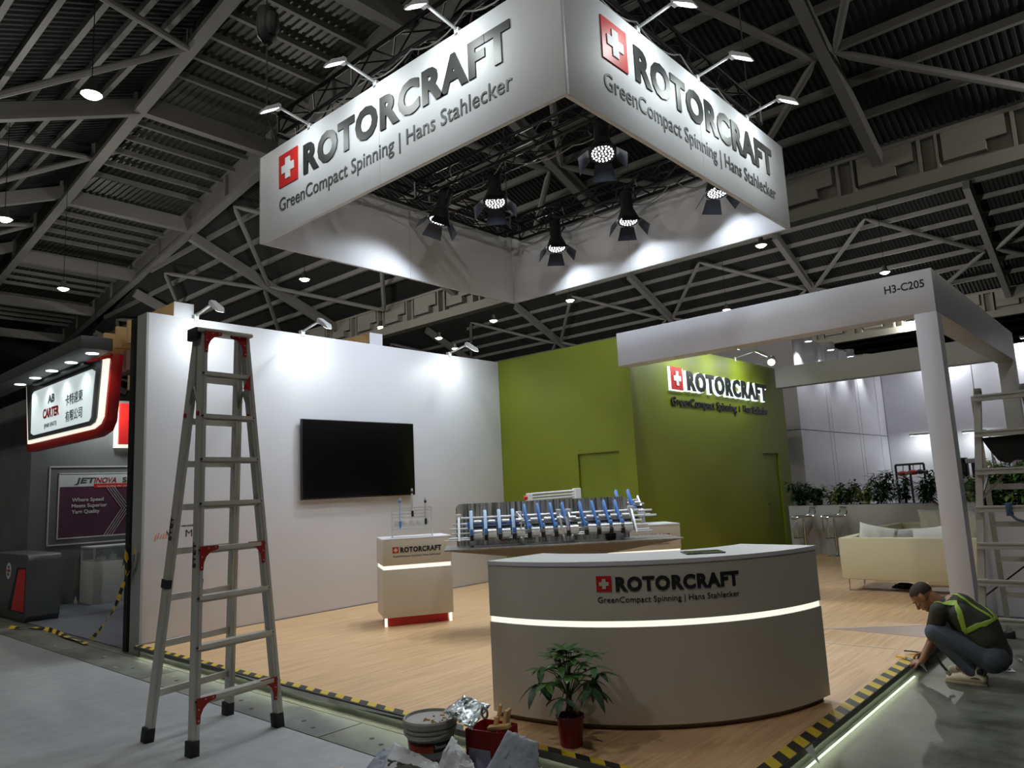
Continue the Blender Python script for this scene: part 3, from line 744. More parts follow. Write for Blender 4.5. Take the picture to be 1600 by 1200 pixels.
def cable(pts, label, m=CAB, r=0.009, sag=0.12):
    P = []; pts = [Vector(p) for p in pts]
    for a, b in zip(pts, pts[1:]):
        for k in range(6): f = k/6; P.append(a.lerp(b, f)-Vector((0, 0, sag*4*f*(1-f))))
    P.append(pts[-1])
    return tag(MB().tube(P, r, 5).build('cable', m), label, 'cable')
cable([(-8.0, 4.76, 6.3), (-7.2, 4.76, 6.26), (-6.3, 4.77, 6.32), (-5.4, 4.76, 6.26), (-4.6, 4.77, 6.3), (-3.8, 4.76, 6.3)], 'pale cable looped along the left truss of the hanging sign')
cable([(-3.46, 5.2, 6.3), (-3.46, 6.1, 6.26), (-3.46, 7.0, 6.3), (-3.46, 7.9, 6.25), (-3.46, 9.0, 6.3)], 'pale cable looped along the right truss of the hanging sign')
cable([(-8.0, 7.1, 6.05), (-7.1, 7.3, 5.98), (-6.2, 7.05, 6.02), (-5.2, 7.3, 5.96), (-4.2, 7.05, 6.05)], 'pale cable looped along the middle truss')
cable([(-8.0, 9.3, 5.95), (-7.1, 9.3, 5.85), (-6.4, 9.35, 5.95), (-5.7, 9.3, 5.88), (-4.9, 9.35, 6.0), (-4.2, 9.3, 5.85)], 'pale cable looped along the far truss', sag=0.16)
cable([(-8.05, 5.4, 6.0), (-8.2, 6.4, 6.0), (-8.0, 7.4, 5.95), (-8.2, 8.6, 6.0)], 'pale cable looped along the left inner truss', sag=0.1)
# chain hoists
for (x, y), lb in (((-8.55, 4.9), 'black chain hoist hanging at the upper left of the sign'), ((-3.65, 9.3), 'black chain hoist above the far right corner of the sign'), ((-3.65, 4.95), 'black chain hoist above the near corner of the sign'), ((-8.13, 9.3), 'black chain hoist above the far left corner of the sign')):
    hz = 8.2 if x < -8.4 else 11.5
    t = thing('chain_hoist', lb, 'hoist', (x, y, hz), 'chain hoists carrying the trusses')
    mb = MB(); mb.lathe([(0.07, -0.30), (0.13, -0.22), (0.15, 0.0), (0.13, 0.18), (0.06, 0.22)], (x, y, hz), 14); mb.build('hoist_body', BLACKM, t)
    MB().lathe([(0.05, -0.25), (0.10, -0.16), (0.09, 0.05)], (x+0.14, y, hz), 10).build('chain_bag', BLACKM, t)
    MB().tube([(x, y, hz+0.2), (x, y, zS(y)-0.1 if y < 8 else 16.8)], 0.012, 5).build('chain', BLACKM, t)
    MB().tube([(x, y, hz-0.25), (x, y, 6.75)], 0.01, 5).build('chain', BLACKM, t)
    MB().tube([(x, y, 6.80), (x+0.1, y+0.1, 6.36)], 0.008, 5).build('sling', BLACKM, t); MB().tube([(x, y, 6.80), (x+0.1, y-0.1, 6.36)], 0.008, 5).build('sling', BLACKM, t)
# ---- truss spotlights
def spot(label, loc, tilt, yaw, power, hang):
    """head at loc looking down, tilted; hang = height of the truss tube above"""
    t = thing('truss_spotlight', label, 'spotlight', loc, 'black spotlights with barn doors under the trusses')
    M = Matrix.Translation(loc) @ Matrix.Rotation(yaw, 4, 'Z') @ Matrix.Rotation(tilt, 4, 'X') @ Matrix.Scale(1.25, 4)
    B = lambda mb, n, m, **k: mb.xf(M).build(n, m, t, **k)
    B(MB().lathe([(0.06, 0.40), (0.075, 0.38), (0.075, 0.16), (0.08, 0.15), (0.125, 0.03), (0.13, -0.01), (0.118, -0.01), (0.112, 0.02)], n=24), 'housing', BLACKM)
    B(MB().lathe([(0.112, -0.002), (0.112, 0.006)], n=24), 'face_plate', BLACKM)
    mb = MB()
    for r, n in ((0.0, 1), (0.035, 6), (0.067, 12), (0.097, 18)):
        for k in range(n):
            a = 2*PI*k/n+r*9; mb.lathe([(0.0095, -0.008), (0.0095, -0.002)], (r*math.cos(a), r*math.sin(a), 0), 8)
    o = B(mb, 'led_lens', LENS); o['kind'] = 'stuff'
    for k in range(4):
        a = k*PI/2; R = Matrix.Rotation(a, 4, 'Z')
        w0, w1, L = 0.08, 0.118, 0.13
        f = MB().prism([R @ Vector((0.128, -w0, -0.01)), R @ Vector((0.128+0.10, -w1, -0.01-L)), R @ Vector((0.128+0.10, w1, -0.01-L)), R @ Vector((0.128, w0, -0.01))], R @ Vector((0.004, 0, 0.002)))
        B(f, 'barn_door', BARN, smooth=False)
    mb = MB().tube([Vector((0.085, 0, 0.25)), Vector((0.12, 0, 0.30)), Vector((0.10, 0, 0.46)), Vector((0, 0, 0.50)), Vector((-0.10, 0, 0.46)), Vector((-0.12, 0, 0.30)), Vector((-0.085, 0, 0.25))], 0.011, 6)
    B(mb, 'yoke', BLACKM)
    top = M @ Vector((0, 0, 0.5)); MB().tube([top, Vector((loc[0], top.y, hang))], 0.02, 8).build('hanging_clamp', BLACKM, t)
    c = M @ Vector((0.08, 0, 0.38))
    MB().tube([c, c+Vector((0.03, 0.02, 0.10)), c+Vector((0.10, 0, 0.08)), c+Vector((0.05, 0, 0.26))], 0.007, 5).build('power_cable', CAB, t)
    d = (M.to_3x3() @ Vector((0, 0, -1))).normalized()
    L = lamp('SPOT', 'spot_light', t, tuple(M @ Vector((0, 0, -0.03))), power, (0.85, 0.92, 1.0), 0.11, direction=d, spot=math.radians(152), blend=1.0)
    return t
spot('black spotlight under the far truss, leftmost of its three', (-7.02, 9.22, 5.50), math.radians(-14), 0.78, W_SPOT*0.55, 5.95)
spot('black spotlight under the far truss, middle one of its three', (-5.62, 9.20, 5.55), math.radians(-12), 0.70, W_SPOT*0.55, 5.95)
spot('black spotlight under the far truss, half hidden behind the right face', (-4.17, 9.20, 5.54), math.radians(-12), 0.85, W_SPOT*0.55, 5.95)
spot('black spotlight under the middle truss, leftmost above the inner panel', (-7.45, 7.0, 5.53), math.radians(-16), -0.5, W_SPOT, 6.0)
spot('black spotlight under the middle truss with its round face in full view', (-6.42, 7.1, 5.52), math.radians(-15), 0.72, W_SPOT, 6.0)
spot('black spotlight nearest the viewer high under the near sign corner', (-4.53, 6.95, 5.50), math.radians(-20), 0.57, W_SPOT, 6.0)

# ---- arm floodlights
def flood_proto():
    t = thing('arm_floodlight', 'x', 'floodlight', (0, 0, 0), 'white arm floodlights', local=True)
    MB().box(-0.03, 0.03, -0.02, 0.05, -0.05, 0.035).build('clamp', FIXW, t, bev=0.004)
    MB().bar((0, 0, 0.02), (0, -0.42, 0.09), 0.026, 0.02).build('arm', FIXW, t)
    MB().box(-0.035, 0.035, -0.455, -0.405, 0.05, 0.125).build('joint', FIXW, t, bev=0.006)
    # head: wedge slab falling outwards, glass on the lower side
    M = Matrix.Translation((0, -0.43, 0.09)) @ Matrix.Rotation(math.radians(32), 4, 'X')
    hd = MB().add([M @ Vector(v) for v in [(-0.05, 0.01, -0.015), (0.05, 0.01, -0.015), (0.065, -0.20, -0.015), (0.045, -0.27, -0.012), (-0.045, -0.27, -0.012), (-0.065, -0.20, -0.015),
              (-0.035, 0.01, 0.035), (0.035, 0.01, 0.035), (0.05, -0.20, 0.03), (0.035, -0.26, 0.0), (-0.035, -0.26, 0.0), (-0.05, -0.20, 0.03)]],
              [(0, 1, 2, 3, 4, 5), (11, 10, 9, 8, 7, 6), (0, 6, 7, 1), (1, 7, 8, 2), (2, 8, 9, 3), (3, 9, 10, 4), (4, 10, 11, 5), (5, 11, 6, 0)]).build('head', FIXW, t, bev=0.004)
    g = MB().prism([M @ Vector(v) for v in [(-0.04, -0.02, -0.017), (0.04, -0.02, -0.017), (0.052, -0.19, -0.017), (0.035, -0.25, -0.017), (-0.035, -0.25, -0.017), (-0.052, -0.19, -0.017)]], (0, 0, -0.002))
    g.build('glass', FLOODGLOW, t, smooth=False)
    t['glow'] = 1
    return t
fp = flood_proto()
FL = []
def flood(loc, rz, label, power, k=1.0):
    o = fp if not FL else dup(fp)
    FL.append(o)
    o['label'] = label; o.matrix_basis = Matrix.Translation(loc) @ Matrix.Rotation(rz, 4, 'Z') @ Matrix.Scale(k, 4)
    M = Matrix.Rotation(rz, 4, 'Z')
    p = Vector(loc)+M @ (Vector((0, -0.55, -0.03))*k); d = M @ Vector((0, 0.60 if power != W_WALL else 0.42, -1.0))
    L = bpy.data.lights.new('flood_light', 'AREA'); L.shape = 'RECTANGLE'; L.size = 0.09; L.size_y = 0.2; L.energy = power; L.color = (0.92, 1.0, 0.98)
    lo = bpy.data.objects.new('flood_light', L); COL.objects.link(lo); lo.parent = o
    lo.matrix_parent_inverse = o.matrix_basis.inverted(); lo.location = p; lo.rotation_euler = d.to_track_quat('-Z', 'Y').to_euler()
for x, lb in ((-7.25, 'white arm floodlight on the left sign face above the small red plate'), (-5.96, 'white arm floodlight on the left sign face above the middle of the word'), (-4.67, 'white arm floodlight on the left sign face at the top edge of the picture')):
    flood((x, Y0+0.02, 6.09), 0, lb, W_SIGN)
for y, lb in ((6.01, 'white arm floodlight on the right sign face nearest the top of the picture'), (7.27, 'white arm floodlight on the right sign face above its middle'), (8.57, 'white arm floodlight on the right sign face at its far end')):
    flood((X1-0.02, y, 6.10), PI/2, lb, W_SIGN)
for y, lb in ((4.05, 'white arm floodlight on the near end of the screen wall top hidden by the ladder'), (5.55, 'white arm floodlight over the screen wall, left of the wood block'), (8.35, 'white arm floodlight over the screen wall near the green wall')):
    flood((-8.74, y, 3.90), PI/2, lb, W_WALL)
for y, lb in ((10.9, 'arm floodlight on top of the logo wall, nearest one behind the beam'), (12.1, 'arm floodlight on top of the logo wall above the middle of the word'), (13.3, 'arm floodlight on top of the logo wall above the end of the word')):
    flood((-5.99, y, 3.90), PI/2, lb, W_LOGO)
t = thing('can_spotlight', 'white can spotlight with bright ring at the far end of the logo wall top', 'spotlight', (-5.9, 14.4, 3.9))
MB().bar((-6.0, 14.4, 3.9), (-5.75, 14.4, 3.95), 0.02).build('arm', FIXW, t)
Mx = Vector((0.25, -0.75, -0.45)).normalized(); c0 = Vector((-5.72, 14.42, 3.95))
MB().lathe([(0.05, -0.12), (0.075, -0.08), (0.085, 0.12)], c0, 20, Mx).build('can', FIXW, t)
MB().lathe([(0.06, 0.115), (0.07, 0.124)], c0, 20, Mx).build('glowing_lens', DOWNGLOW, t)

# ================================================================== RECEPTION COUNTER
CC = Vector((-3.5236, 5.3678, 0)); R_OUT, R_IN = 1.62, 1.06; A0, A1 = math.radians(-93.3), math.radians(-4.2)
def arcpts(r, a0, a1, n): return [(CC.x+r*math.cos(a0+(a1-a0)*k/n), CC.y+r*math.sin(a0+(a1-a0)*k/n)) for k in range(n+1)]
def ringsec(ri, ro, z0, z1, n=56, a0=A0, a1=A1, mi=0):
    o = arcpts(ro, a0, a1, n); i = arcpts(ri, a0, a1, n); mb = MB(); vs = []
    for (x, y), (u, v) in zip(o, i): vs += [(x, y, z0), (x, y, z1), (u, v, z1), (u, v, z0)]
    fs = []
    for k in range(n):
        b = 4*k
        for j in range(4): fs.append((b+j, b+4+j, b+4+(j+1) % 4, b+(j+1) % 4))
    fs += [(0, 1, 2, 3), (4*n+3, 4*n+2, 4*n+1, 4*n)]
    return mb.add(vs, fs, mi)
ct = thing('reception_counter', 'curved warm white reception counter with glowing band and brand lettering', 'counter', (-2.8, 4.6, PZ))
ringsec(R_IN, R_OUT, 0.135, 0.716).build('lower_body', COUNTER, ct)
ringsec(R_IN, R_OUT, 0.754, 1.095).build('upper_body', COUNTER, ct)
ringsec(R_IN-0.005, R_OUT+0.006, 1.096, 1.122).build('worktop', COUNTER_TOP, ct)
ringsec(R_IN+0.03, R_OUT-0.012, 0.716, 0.754).build('light_band', LEDW, ct)
ringsec(R_IN+0.05, R_OUT-0.035, PZ, 0.135, a0=A0+0.02, a1=A1-0.02).build('plinth', PLINTH, ct)
def cyl(a_start, z0, r): return lambda u, v, w: Vector((CC.x+(r+w)*math.cos(a_start+u/r), CC.y+(r+w)*math.sin(a_start+u/r), z0+v))
def on_counter(u, v, w): return cyl(math.radians(-64.2), 0.935, R_OUT+0.001)(u, v, w)
logo(on_counter, 0.097, ct, white=COUNTER, depth=0.003)
lettering('ROTORCRAFT', lambda u, v, w: on_counter(u+0.122, v, w), 0.80, 0.092, INK, ct, 'letter', bold=0.05, depth=0.004, split=True, space=1.13)
lettering(TAGLINE, lambda u, v, w: cyl(math.radians(-64.1), 0.868, R_OUT+0.001)(u, v, w), 0.915, 0.036, INK, ct, 'tagline', bold=0.0, depth=0.002)
tb = thing('tablet_computer', 'dark flat tablet lying on the counter top', 'tablet', (-2.5, 4.45, 1.122))
p = at(1098, 863.5, 2, 1.123)
Mx = Matrix.Translation((p.x, p.y, 1.123)) @ Matrix.Rotation(0.75, 4, 'Z')
MB().box(-0.13, 0.13, -0.09, 0.09, 0, 0.008).xf(Mx).build('casing', BEZEL, tb, bev=0.002)
MB().box(-0.12, 0.12, -0.08, 0.08, 0.008, 0.0088).xf(Mx).build('glass_front', mat('screen_grey', C(60, 66, 68), 0.1, var=0), tb, smooth=False)

# ================================================================== PEDESTALS
def pedestal(label, o, ang, wd, dp, ztop, zs0, zs1):
    t = thing('display_pedestal', label, 'pedestal', (o[0], o[1], PZ), 'white display pedestals with brand lettering')
    M = Matrix.Translation((o[0], o[1], 0)) @ Matrix.Rotation(ang, 4, 'Z')
    B = lambda mb, n, m, **k: mb.xf(M).build(n, m, t, **k)
    B(MB().box(0, wd, 0, dp, 0.20, zs0), 'lower_body', COUNTER, bev=0.003)
    B(MB().box(0.012, wd-0.012, 0.012, dp-0.012, zs0, zs1), 'light_band', LEDW, smooth=False)
    B(MB().box(0, wd, 0, dp, zs1, ztop-0.002), 'upper_body', COUNTER, bev=0.003)
    B(MB().box(-0.002, wd+0.002, -0.002, dp+0.002, ztop-0.022, ztop), 'top_board', COUNTER_TOP, bev=0.002)
    B(MB().box(0.06, wd-0.06, 0.05, dp-0.05, PZ, 0.20), 'red_kick_board', RED, smooth=False)
    for x in (0.012, wd-0.042): B(MB().box(x, x+0.03, 0.03, 0.06, PZ, 0.20), 'glowing_foot', LEDW, smooth=False)
    f = lambda u, v, w: M @ Vector((u, -w-0.001, v))
    s = wd
    logo(lambda u, v, w: f(0.14*s+u, ztop-0.205*s+v, w), 0.085*s, t, white=COUNTER, depth=0.003)
    lettering('ROTORCRAFT', lambda u, v, w: f(0.25*s+u, ztop-0.203*s+v, w), 0.60*s, 0.078*s, INK, t, 'letter', bold=0.05, depth=0.003, split=True, space=1.13)
    lettering(TAGLINE, lambda u, v, w: f(0.14*s+u, ztop-0.265*s+v, w), 0.70*s, 0.028*s, INK2, t, 'tagline', depth=0.002)
    return t, M
pa, MA = pedestal('white pedestal by the screen wall with a small tube rack on top', (-6.99, 5.49), math.radians(59), 0.82, 0.60, 1.10, 0.745, 0.790)
pb, MBm = pedestal('white pedestal at the far right end of the steel machine table', (-5.22, 7.52), math.radians(49), 0.93, 0.55, 1.10, 0.745, 0.790)
pc, MCm = pedestal('white pedestal behind the machine back plate carrying a pale case', (-6.55, 7.62), math.radians(49), 0.80, 0.5, 0.985, 0.645, 0.690)

# ---- sample rack on the first pedestal
rk = thing('sample_rack', 'white wire rack holding slim tubes on the left pedestal', 'rack', tuple(MA @ Vector((0.4, 0.2, 1.10))))
def RB(mb, n, m, **k): return mb.xf(MA).build(n, m, rk, **k)
WIRE = mat('white_wire', C(225, 228, 228), 0.35, var=0)
x0, x1, yr, zb = 0.14, 0.62, 0.16, 1.10
for x in (x0, x1): RB(MB().bar((x, yr, zb), (x, yr, zb+0.345), 0.018), 'upright', WIRE)
RB(MB().box(x0-0.01, x1+0.01, yr-0.05, yr+0.07, zb, zb+0.008), 'base_plate', WIRE)
for z in (0.10, 0.135, 0.235, 0.275, 0.315, 0.345): RB(MB().bar((x0, yr, zb+z), (x1, yr, zb+z), 0.02), 'rail', WIRE)
RB(MB().bar((x0, yr+0.05, zb+0.14), (x1, yr+0.05, zb+0.14), 0.012), 'rail', STEEL2)
for k in range(5): RB(MB().box(x0+0.03+k*0.09, x0+0.09+k*0.09, yr-0.01, yr+0.03, zb+0.15, zb+0.20), 'block', WIRE, bev=0.004)
for k, (x, h0, h1, m, mm) in enumerate(((0.235, 0.10, 0.47, LBLUE, BLUE), (0.385, 0.22, 0.58, STEEL2, BLACKM), (0.545, 0.12, 0.46, STEEL2, BLACKM))):
    o = RB(MB().lathe([(0.010, h0), (0.014, h0+0.02), (0.011, h0+0.1), (0.011, h1-0.05), (0.016, h1-0.04), (0.008, h1)], (x, yr-0.02, zb), 10), 'slim_tube', m)
    RB(MB().lathe([(0.014, h0+0.02), (0.015, h0+0.09)], (x, yr-0.02, zb), 10), 'tube_collar', mm)
    RB(MB().lathe([(0.015, h1-0.06), (0.016, h1-0.03)], (x, yr-0.02, zb), 10), 'tube_collar', mm)

# ================================================================== MACHINE TABLE
TM = Matrix.Translation((-5.87, 5.43, 1.0)) @ Matrix.Rotation(math.atan2(1.86, 1.83), 4, 'Z')
TL = 2.61
tt = thing('machine_table', 'long brushed steel table with pointed underside behind the counter', 'table', tuple(TM @ Vector((TL/2, 0.3, -0.9))))
def TB(mb, n, m, **k): return mb.xf(TM).build(n, m, tt, **k)
TB(MB().box(0, TL, 0, 0.72, -0.015, 0), 'table_top', STEEL, bev=0.003)
TB(MB().add([(0.02, 0.03, -0.015), (TL-0.02, 0.03, -0.015), (TL-0.02, 0.69, -0.015), (0.02, 0.69, -0.015), (TL*0.42, 0.12, -0.16), (TL*0.6, 0.12, -0.16), (TL*0.6, 0.60, -0.16), (TL*0.42, 0.60, -0.16)],
            [(0, 1, 5, 4), (1, 2, 6, 5), (2, 3, 7, 6), (3, 0, 4, 7), (4, 5, 6, 7), (3, 2, 1, 0)]), 'tapered_underside', TABLE_S, smooth=False)
TB(MB().box(TL*0.36, TL*0.66, 0.15, 0.57, -0.9, -0.16), 'pedestal_foot', COUNTER, bev=0.004)
# spinning demonstration machine
mc = thing('spinning_machine', 'long demonstration spinning frame with rows of blue levers on the steel table', 'machine', tuple(TM @ Vector((1.3, 0.3, 0))))
def KB(mb, n, m, **k): return mb.xf(TM).build(n, m, mc, **k)
# back plate with rounded corners
pl = []; L0, L1, zt, rr = 0.13, 2.12, 0.47, 0.06
for cx, cz, a0 in ((L1-rr, zt-rr, 0), (L0+rr, zt-rr, PI/2)):
    for k in range(6): a = a0+PI/2*k/5; pl.append((cx+rr*math.cos(a), 0.52, cz+rr*math.sin(a)))
pl = [(L1, 0.52, 0.0)]+pl+[(L0, 0.52, 0.0)]
KB(MB().prism(pl, (0, 0.012, 0)), 'back_plate', STEEL_REFL, smooth=False)
for x in (0.30, 0.86, 1.42, 1.98): KB(MB().box(x-0.02, x+0.02, 0.28, 0.50, 0, 0.10).bar((x, 0.30, 0.10), (x, 0.20, 0.19), 0.04, 0.05), 'foot_bracket', STEEL2, bev=0.003)
for (y, z, r, a, b) in ((0.22, 0.10, 0.012, 0.05, 2.28), (0.27, 0.15, 0.011, 0.08, 2.28), (0.29, 0.20, 0.011, 0.05, 2.22), (0.34, 0.25, 0.012, 0.10, 2.26), (0.41, 0.31, 0.013, 0.14, 2.22), (0.18, 0.085, 0.007, 0.0, 2.30)):
    KB(MB().tube([(a, y, z), (b, y, z)], r, 8), 'rail', STEEL2)
for x in (0.16, 0.84, 1.30, 1.40, 2.12):
    KB(MB().add([(x-0.012, 0.12, 0.08), (x+0.012, 0.12, 0.08), (x+0.012, 0.24, 0.08), (x-0.012, 0.24, 0.08), (x-0.012, 0.34, 0.34), (x+0.012, 0.34, 0.34), (x+0.012, 0.42, 0.34), (x-0.012, 0.42, 0.34)],
                [(0, 1, 2, 3), (4, 5, 6, 7), (0, 1, 5, 4), (1, 2, 6, 5), (2, 3, 7, 6), (3, 0, 4, 7)]), 'end_bracket', STEEL2, bev=0.003)
    KB(MB().box(x-0.03, x+0.03, 0.33, 0.42, 0.30, 0.36), 'bracket_cap', WIRE, bev=0.004)
xs = [0.30, 0.455, 0.61, 0.765]+[0.93, 1.08, 1.225, 1.36]+[1.56, 1.70, 1.835, 1.965]
def unit(B, x, big, dz=0.0):
    y0, z0 = 0.16, 0.12+dz; y1, z1 = 0.40, 0.43+dz
    if big:
        B(MB().bar((x, 0.16, 0.10+dz), (x, 0.34, 0.385+dz), 0.036, 0.045), 'lever_arm', LBLUE, bev=0.004)
        B(MB().box(x-0.045, x+0.085, 0.26, 0.31, 0.20+dz, 0.27+dz), 'lever_housing', BLUE, bev=0.008)
        B(MB().box(x-0.016, x+0.016, 0.13, 0.155, 0.14+dz, 0.20+dz), 'lever_tip', BLUE, bev=0.004)
    else:
        B(MB().bar((x-0.008, 0.20, 0.17+dz), (x-0.035, 0.34, 0.43+dz), 0.024, 0.06), 'lever_arm', BLUE, bev=0.004)
        B(MB().box(x-0.02, x+0.035, 0.19, 0.25, 0.17+dz, 0.22+dz), 'lever_housing', BLUEC, bev=0.008)
        B(MB().bar((x-0.010, 0.185, 0.16+dz), (x-0.04, 0.325, 0.435+dz), 0.010, 0.03), 'lever_edge', LBLUE)
    B(MB().box(x-0.018, x+0.018, 0.10, 0.17, 0.075+dz, 0.135+dz), 'clamp_foot', BLACKM, bev=0.004)
    B(MB().box(x+0.03, x+0.11, 0.23, 0.25, 0.165+dz, 0.195+dz), 'guide_plate', WIRE, bev=0.003)
    B(MB().box(x+0.035, x+0.105, 0.31, 0.33, 0.235+dz, 0.285+dz), 'guide_plate', STEEL2, bev=0.003)
    B(MB().lathe([(0.022, -0.045), (0.022, 0.045)], (x+0.07, 0.16, 0.165+dz), 10, (1, 0, 0)), 'roller', STEEL2)
    B(MB().lathe([(0.017, -0.045), (0.017, 0.045)], (x+0.07, 0.21, 0.215+dz), 10, (1, 0, 0)), 'roller', RUBBER)
    B(MB().lathe([(0.020, -0.04), (0.020, 0.04)], (x+0.07, 0.27, 0.265+dz), 10, (1, 0, 0)), 'roller', STEEL2)
    B(MB().box(x+0.025, x+0.118, 0.125, 0.15, 0.10+dz, 0.15+dz), 'roller_cover', mat('clear_cover', C(222, 228, 236), 0.25, 0.1, var=0.1), bev=0.004)
for i, x in enumerate(xs): unit(KB, x, i < 4)
o = KB(MB().tube([(0.78, 0.30, 0.30), (0.80, 0.22, 0.36), (0.86, 0.16, 0.28), (0.83, 0.14, 0.14)], 0.008, 6), 'air_hose', STEEL2)
KB(MB().tube([(1.34, 0.16, 0.28), (1.36, 0.12, 0.16), (1.36, 0.16, 0.02)], 0.014, 8), 'air_hose', STEEL2)
KB(MB().tube([(1.27, 0.16, 0.28), (1.29, 0.12, 0.16), (1.32, 0.16, 0.02)], 0.014, 8), 'air_hose', STEEL2)
KB(MB().box(1.80, 1.90, 0.22, 0.34, 0.0, 0.10), 'drive_motor', BLACKM, bev=0.01)
# brand board lying behind the machine feet
bd = thing('brand_board', 'low cream board with brand lettering propped under the machine rails', 'board', tuple(TM @ Vector((0.9, 0.5, 0))))
def BB(mb, n, m, **k): return mb.xf(TM).build(n, m, bd, **k)
BB(MB().box(0.56, 1.06, 0.49, 0.505, 0.004, 0.10), 'board_sheet', COUNTER, smooth=False)
fb = lambda u, v, w: TM @ Vector((0.62+u, 0.489-w, 0.035+v))
logo(fb, 0.045, bd, white=COUNTER, depth=0.002)
lettering('ROTORCRAFT', lambda u, v, w: fb(u+0.055, v, w), 0.36, 0.045, INK, bd, 'letter', bold=0.035, depth=0.002, split=True, space=1.06)
# second machine on the far pedestal
m2 = thing('lever_unit', 'small two-lever spinning unit with rails on the far right pedestal', 'machine', tuple(MBm @ Vector((0.4, 0.2, 1.10))))
def K2(mb, n, m, **k): return mb.xf(MBm @ Matrix.Translation((-0.02, 0.05, 1.10))).build(n, m, m2, **k)
for (y, z, a, b) in ((0.20, 0.12, 0.1, 0.66), (0.24, 0.17, 0.1, 0.70), (0.30, 0.25, 0.1, 0.62), (0.38, 0.30, 0.1, 0.58), (0.14, 0.11, 0.1, 0.72)): K2(MB().tube([(a, y, z), (b, y, z)], 0.012, 8), 'rail', STEEL2)
for x in (0.14, 0.56): K2(MB().bar((x, 0.18, 0.0), (x, 0.22, 0.12), 0.05, 0.04).bar((x, 0.16, 0.1), (x, 0.38, 0.33), 0.02, 0.08), 'end_bracket', STEEL2)
unit(K2, 0.30, False); unit(K2, 0.46, False)
# case on the rear pedestal
cs = thing('equipment_case', 'pale open frame case with red end cap behind the steel back plate', 'case', tuple(MCm @ Vector((0.4, 0.2, 0.985))))
Mz = MCm @ Matrix.Translation((0.02, 0.02, 0.985))
def CB(mb, n, m, **k): return mb.xf(Mz).build(n, m, cs, **k)
CB(MB().box(0.05, 0.70, 0.05, 0.25, 0, 0.45), 'case_body', STEEL2, bev=0.01)
CB(MB().box(0.0, 0.06, 0.03, 0.27, 0, 0.56), 'end_cheek', WIRE, bev=0.012); CB(MB().box(0.66, 0.74, 0.03, 0.27, 0, 0.60), 'end_cheek', WIRE, bev=0.012)
for z in (0.47, 0.51, 0.55): CB(MB().tube([(0.05, 0.14, z), (0.68, 0.14, z+0.02)], 0.014, 8), 'tube', WIRE)
CB(MB().lathe([(0.03, -0.03), (0.03, 0.02)], (-0.02, 0.12, 0.50), 10, (1, 0, 0)), 'red_end_cap', RED)

# ================================================================== TALL STEP LADDER (left)
ld = thing('step_ladder', 'tall aluminium A-frame step ladder standing in front of the screen wall', 'ladder', (-5.25, 2.6, 0))
F1, F2, Bk1, Bk2 = Vector((-4.93, 2.30, 0)), Vector((-5.01, 2.96, 0)), Vector((-5.50, 2.25, 0)), Vector((-5.63, 2.90, 0))
T1, T2 = Vector((-5.17, 2.44, 2.86)), Vector((-5.20, 2.78, 2.86))
U1, U2 = Vector((-5.24, 2.44, 2.86)), Vector((-5.28, 2.78, 2.86))
def rail(p, q, nm='side_rail'):
    mb = MB(); d = (q-p).normalized()
    mb.bar(p+d*0.02, q, 0.026, 0.072, up=(1, 0, 0))
    mb.bar(p+d*0.02+Vector((0.0, 0.018, 0)), q+Vector((0, 0.018, 0)), 0.022, 0.078, up=(1, 0, 0))
    o = mb.build(nm, ALU, ld, smooth=False)
    ft = MB(); ft.bar(p-d*0.0, p+d*0.10, 0.062, 0.088, up=(1, 0, 0)); ft.build('rubber_foot', RUBBER, ld, bev=0.006)
    return o
for p, q in ((F1, T1), (F2, T2), (Bk1, U1), (Bk2, U2)): rail(p, q)
def on(p, q, z): return p.lerp(q, (z-p.z)/(q.z-p.z))
fz = [0.335, 0.665, 0.98, 1.30, 1.61, 1.92, 2.23, 2.545]
for i, z in enumerate(fz):
    a, b = on(F1, T1, z), on(F2, T2, z)
    MB().bar(a+Vector((0.01, 0, 0)), b+Vector((0.01, 0, 0)), 0.075, 0.028).bar(a+Vector((0.03, 0, -0.016)), b+Vector((0.03, 0, -0.016)), 0.012, 0.03).build('step', ALU, ld, smooth=False)
    a, b = on(Bk1, U1, z-0.02), on(Bk2, U2, z-0.02)
    MB().bar(a, b, 0.028, 0.045).build('rear_rung', ALU, ld, smooth=False)
    for c in (on(F1, T1, z), on(F2, T2, z)): MB().lathe([(0.007, -0.004), (0.007, 0.006)], c+Vector((0.042, 0, 0)), 8, (1, 0, 0)).build('rivet', BLACKM, ld)
def bracket(c, sy, up=False):
    """curved red gusset between step and rail"""
    pts = [(0, 0.02), (0.13, 0.02), (0.13, -0.005), (0.075, -0.02), (0.045, -0.05), (0.028, -0.09), (0.025, -0.14), (0, -0.14)]
    mb = MB().prism([c+Vector((0.045, sy*a, b)) for a, b in pts], (0.006, 0, 0))
    for a, b in ((0.11, 0.008), (0.06, 0.006), (0.014, -0.05), (0.012, -0.12)): mb.lathe([(0.005, 0), (0.005, 0.004)], c+Vector((0.051, sy*a, b)), 8, (1, 0, 0), 1)
    mb.build('red_gusset', [DRED, ALU], ld)
for z in (0.335, 1.30):
    bracket(on(F1, T1, z), 1); bracket(on(F2, T2, z), -1)
bracket(on(F1, T1, 2.84), 1); bracket(on(F2, T2, 2.84), -1)
MB().box(-5.27, -5.12, 2.40, 2.82, 2.852, 2.882).build('top_cap', ALU, ld, bev=0.006)
MB().box(-5.29, -5.15, 2.385, 2.445, 2.80, 2.888).build('hinge_plate', BLACKM, ld, bev=0.005)
MB().prism([(-5.128, 2.74, 2.45), (-5.128, 2.80, 2.44), (-5.128, 2.80, 2.56)], (0.006, 0, 0)).build('red_tab', DRED, ld)
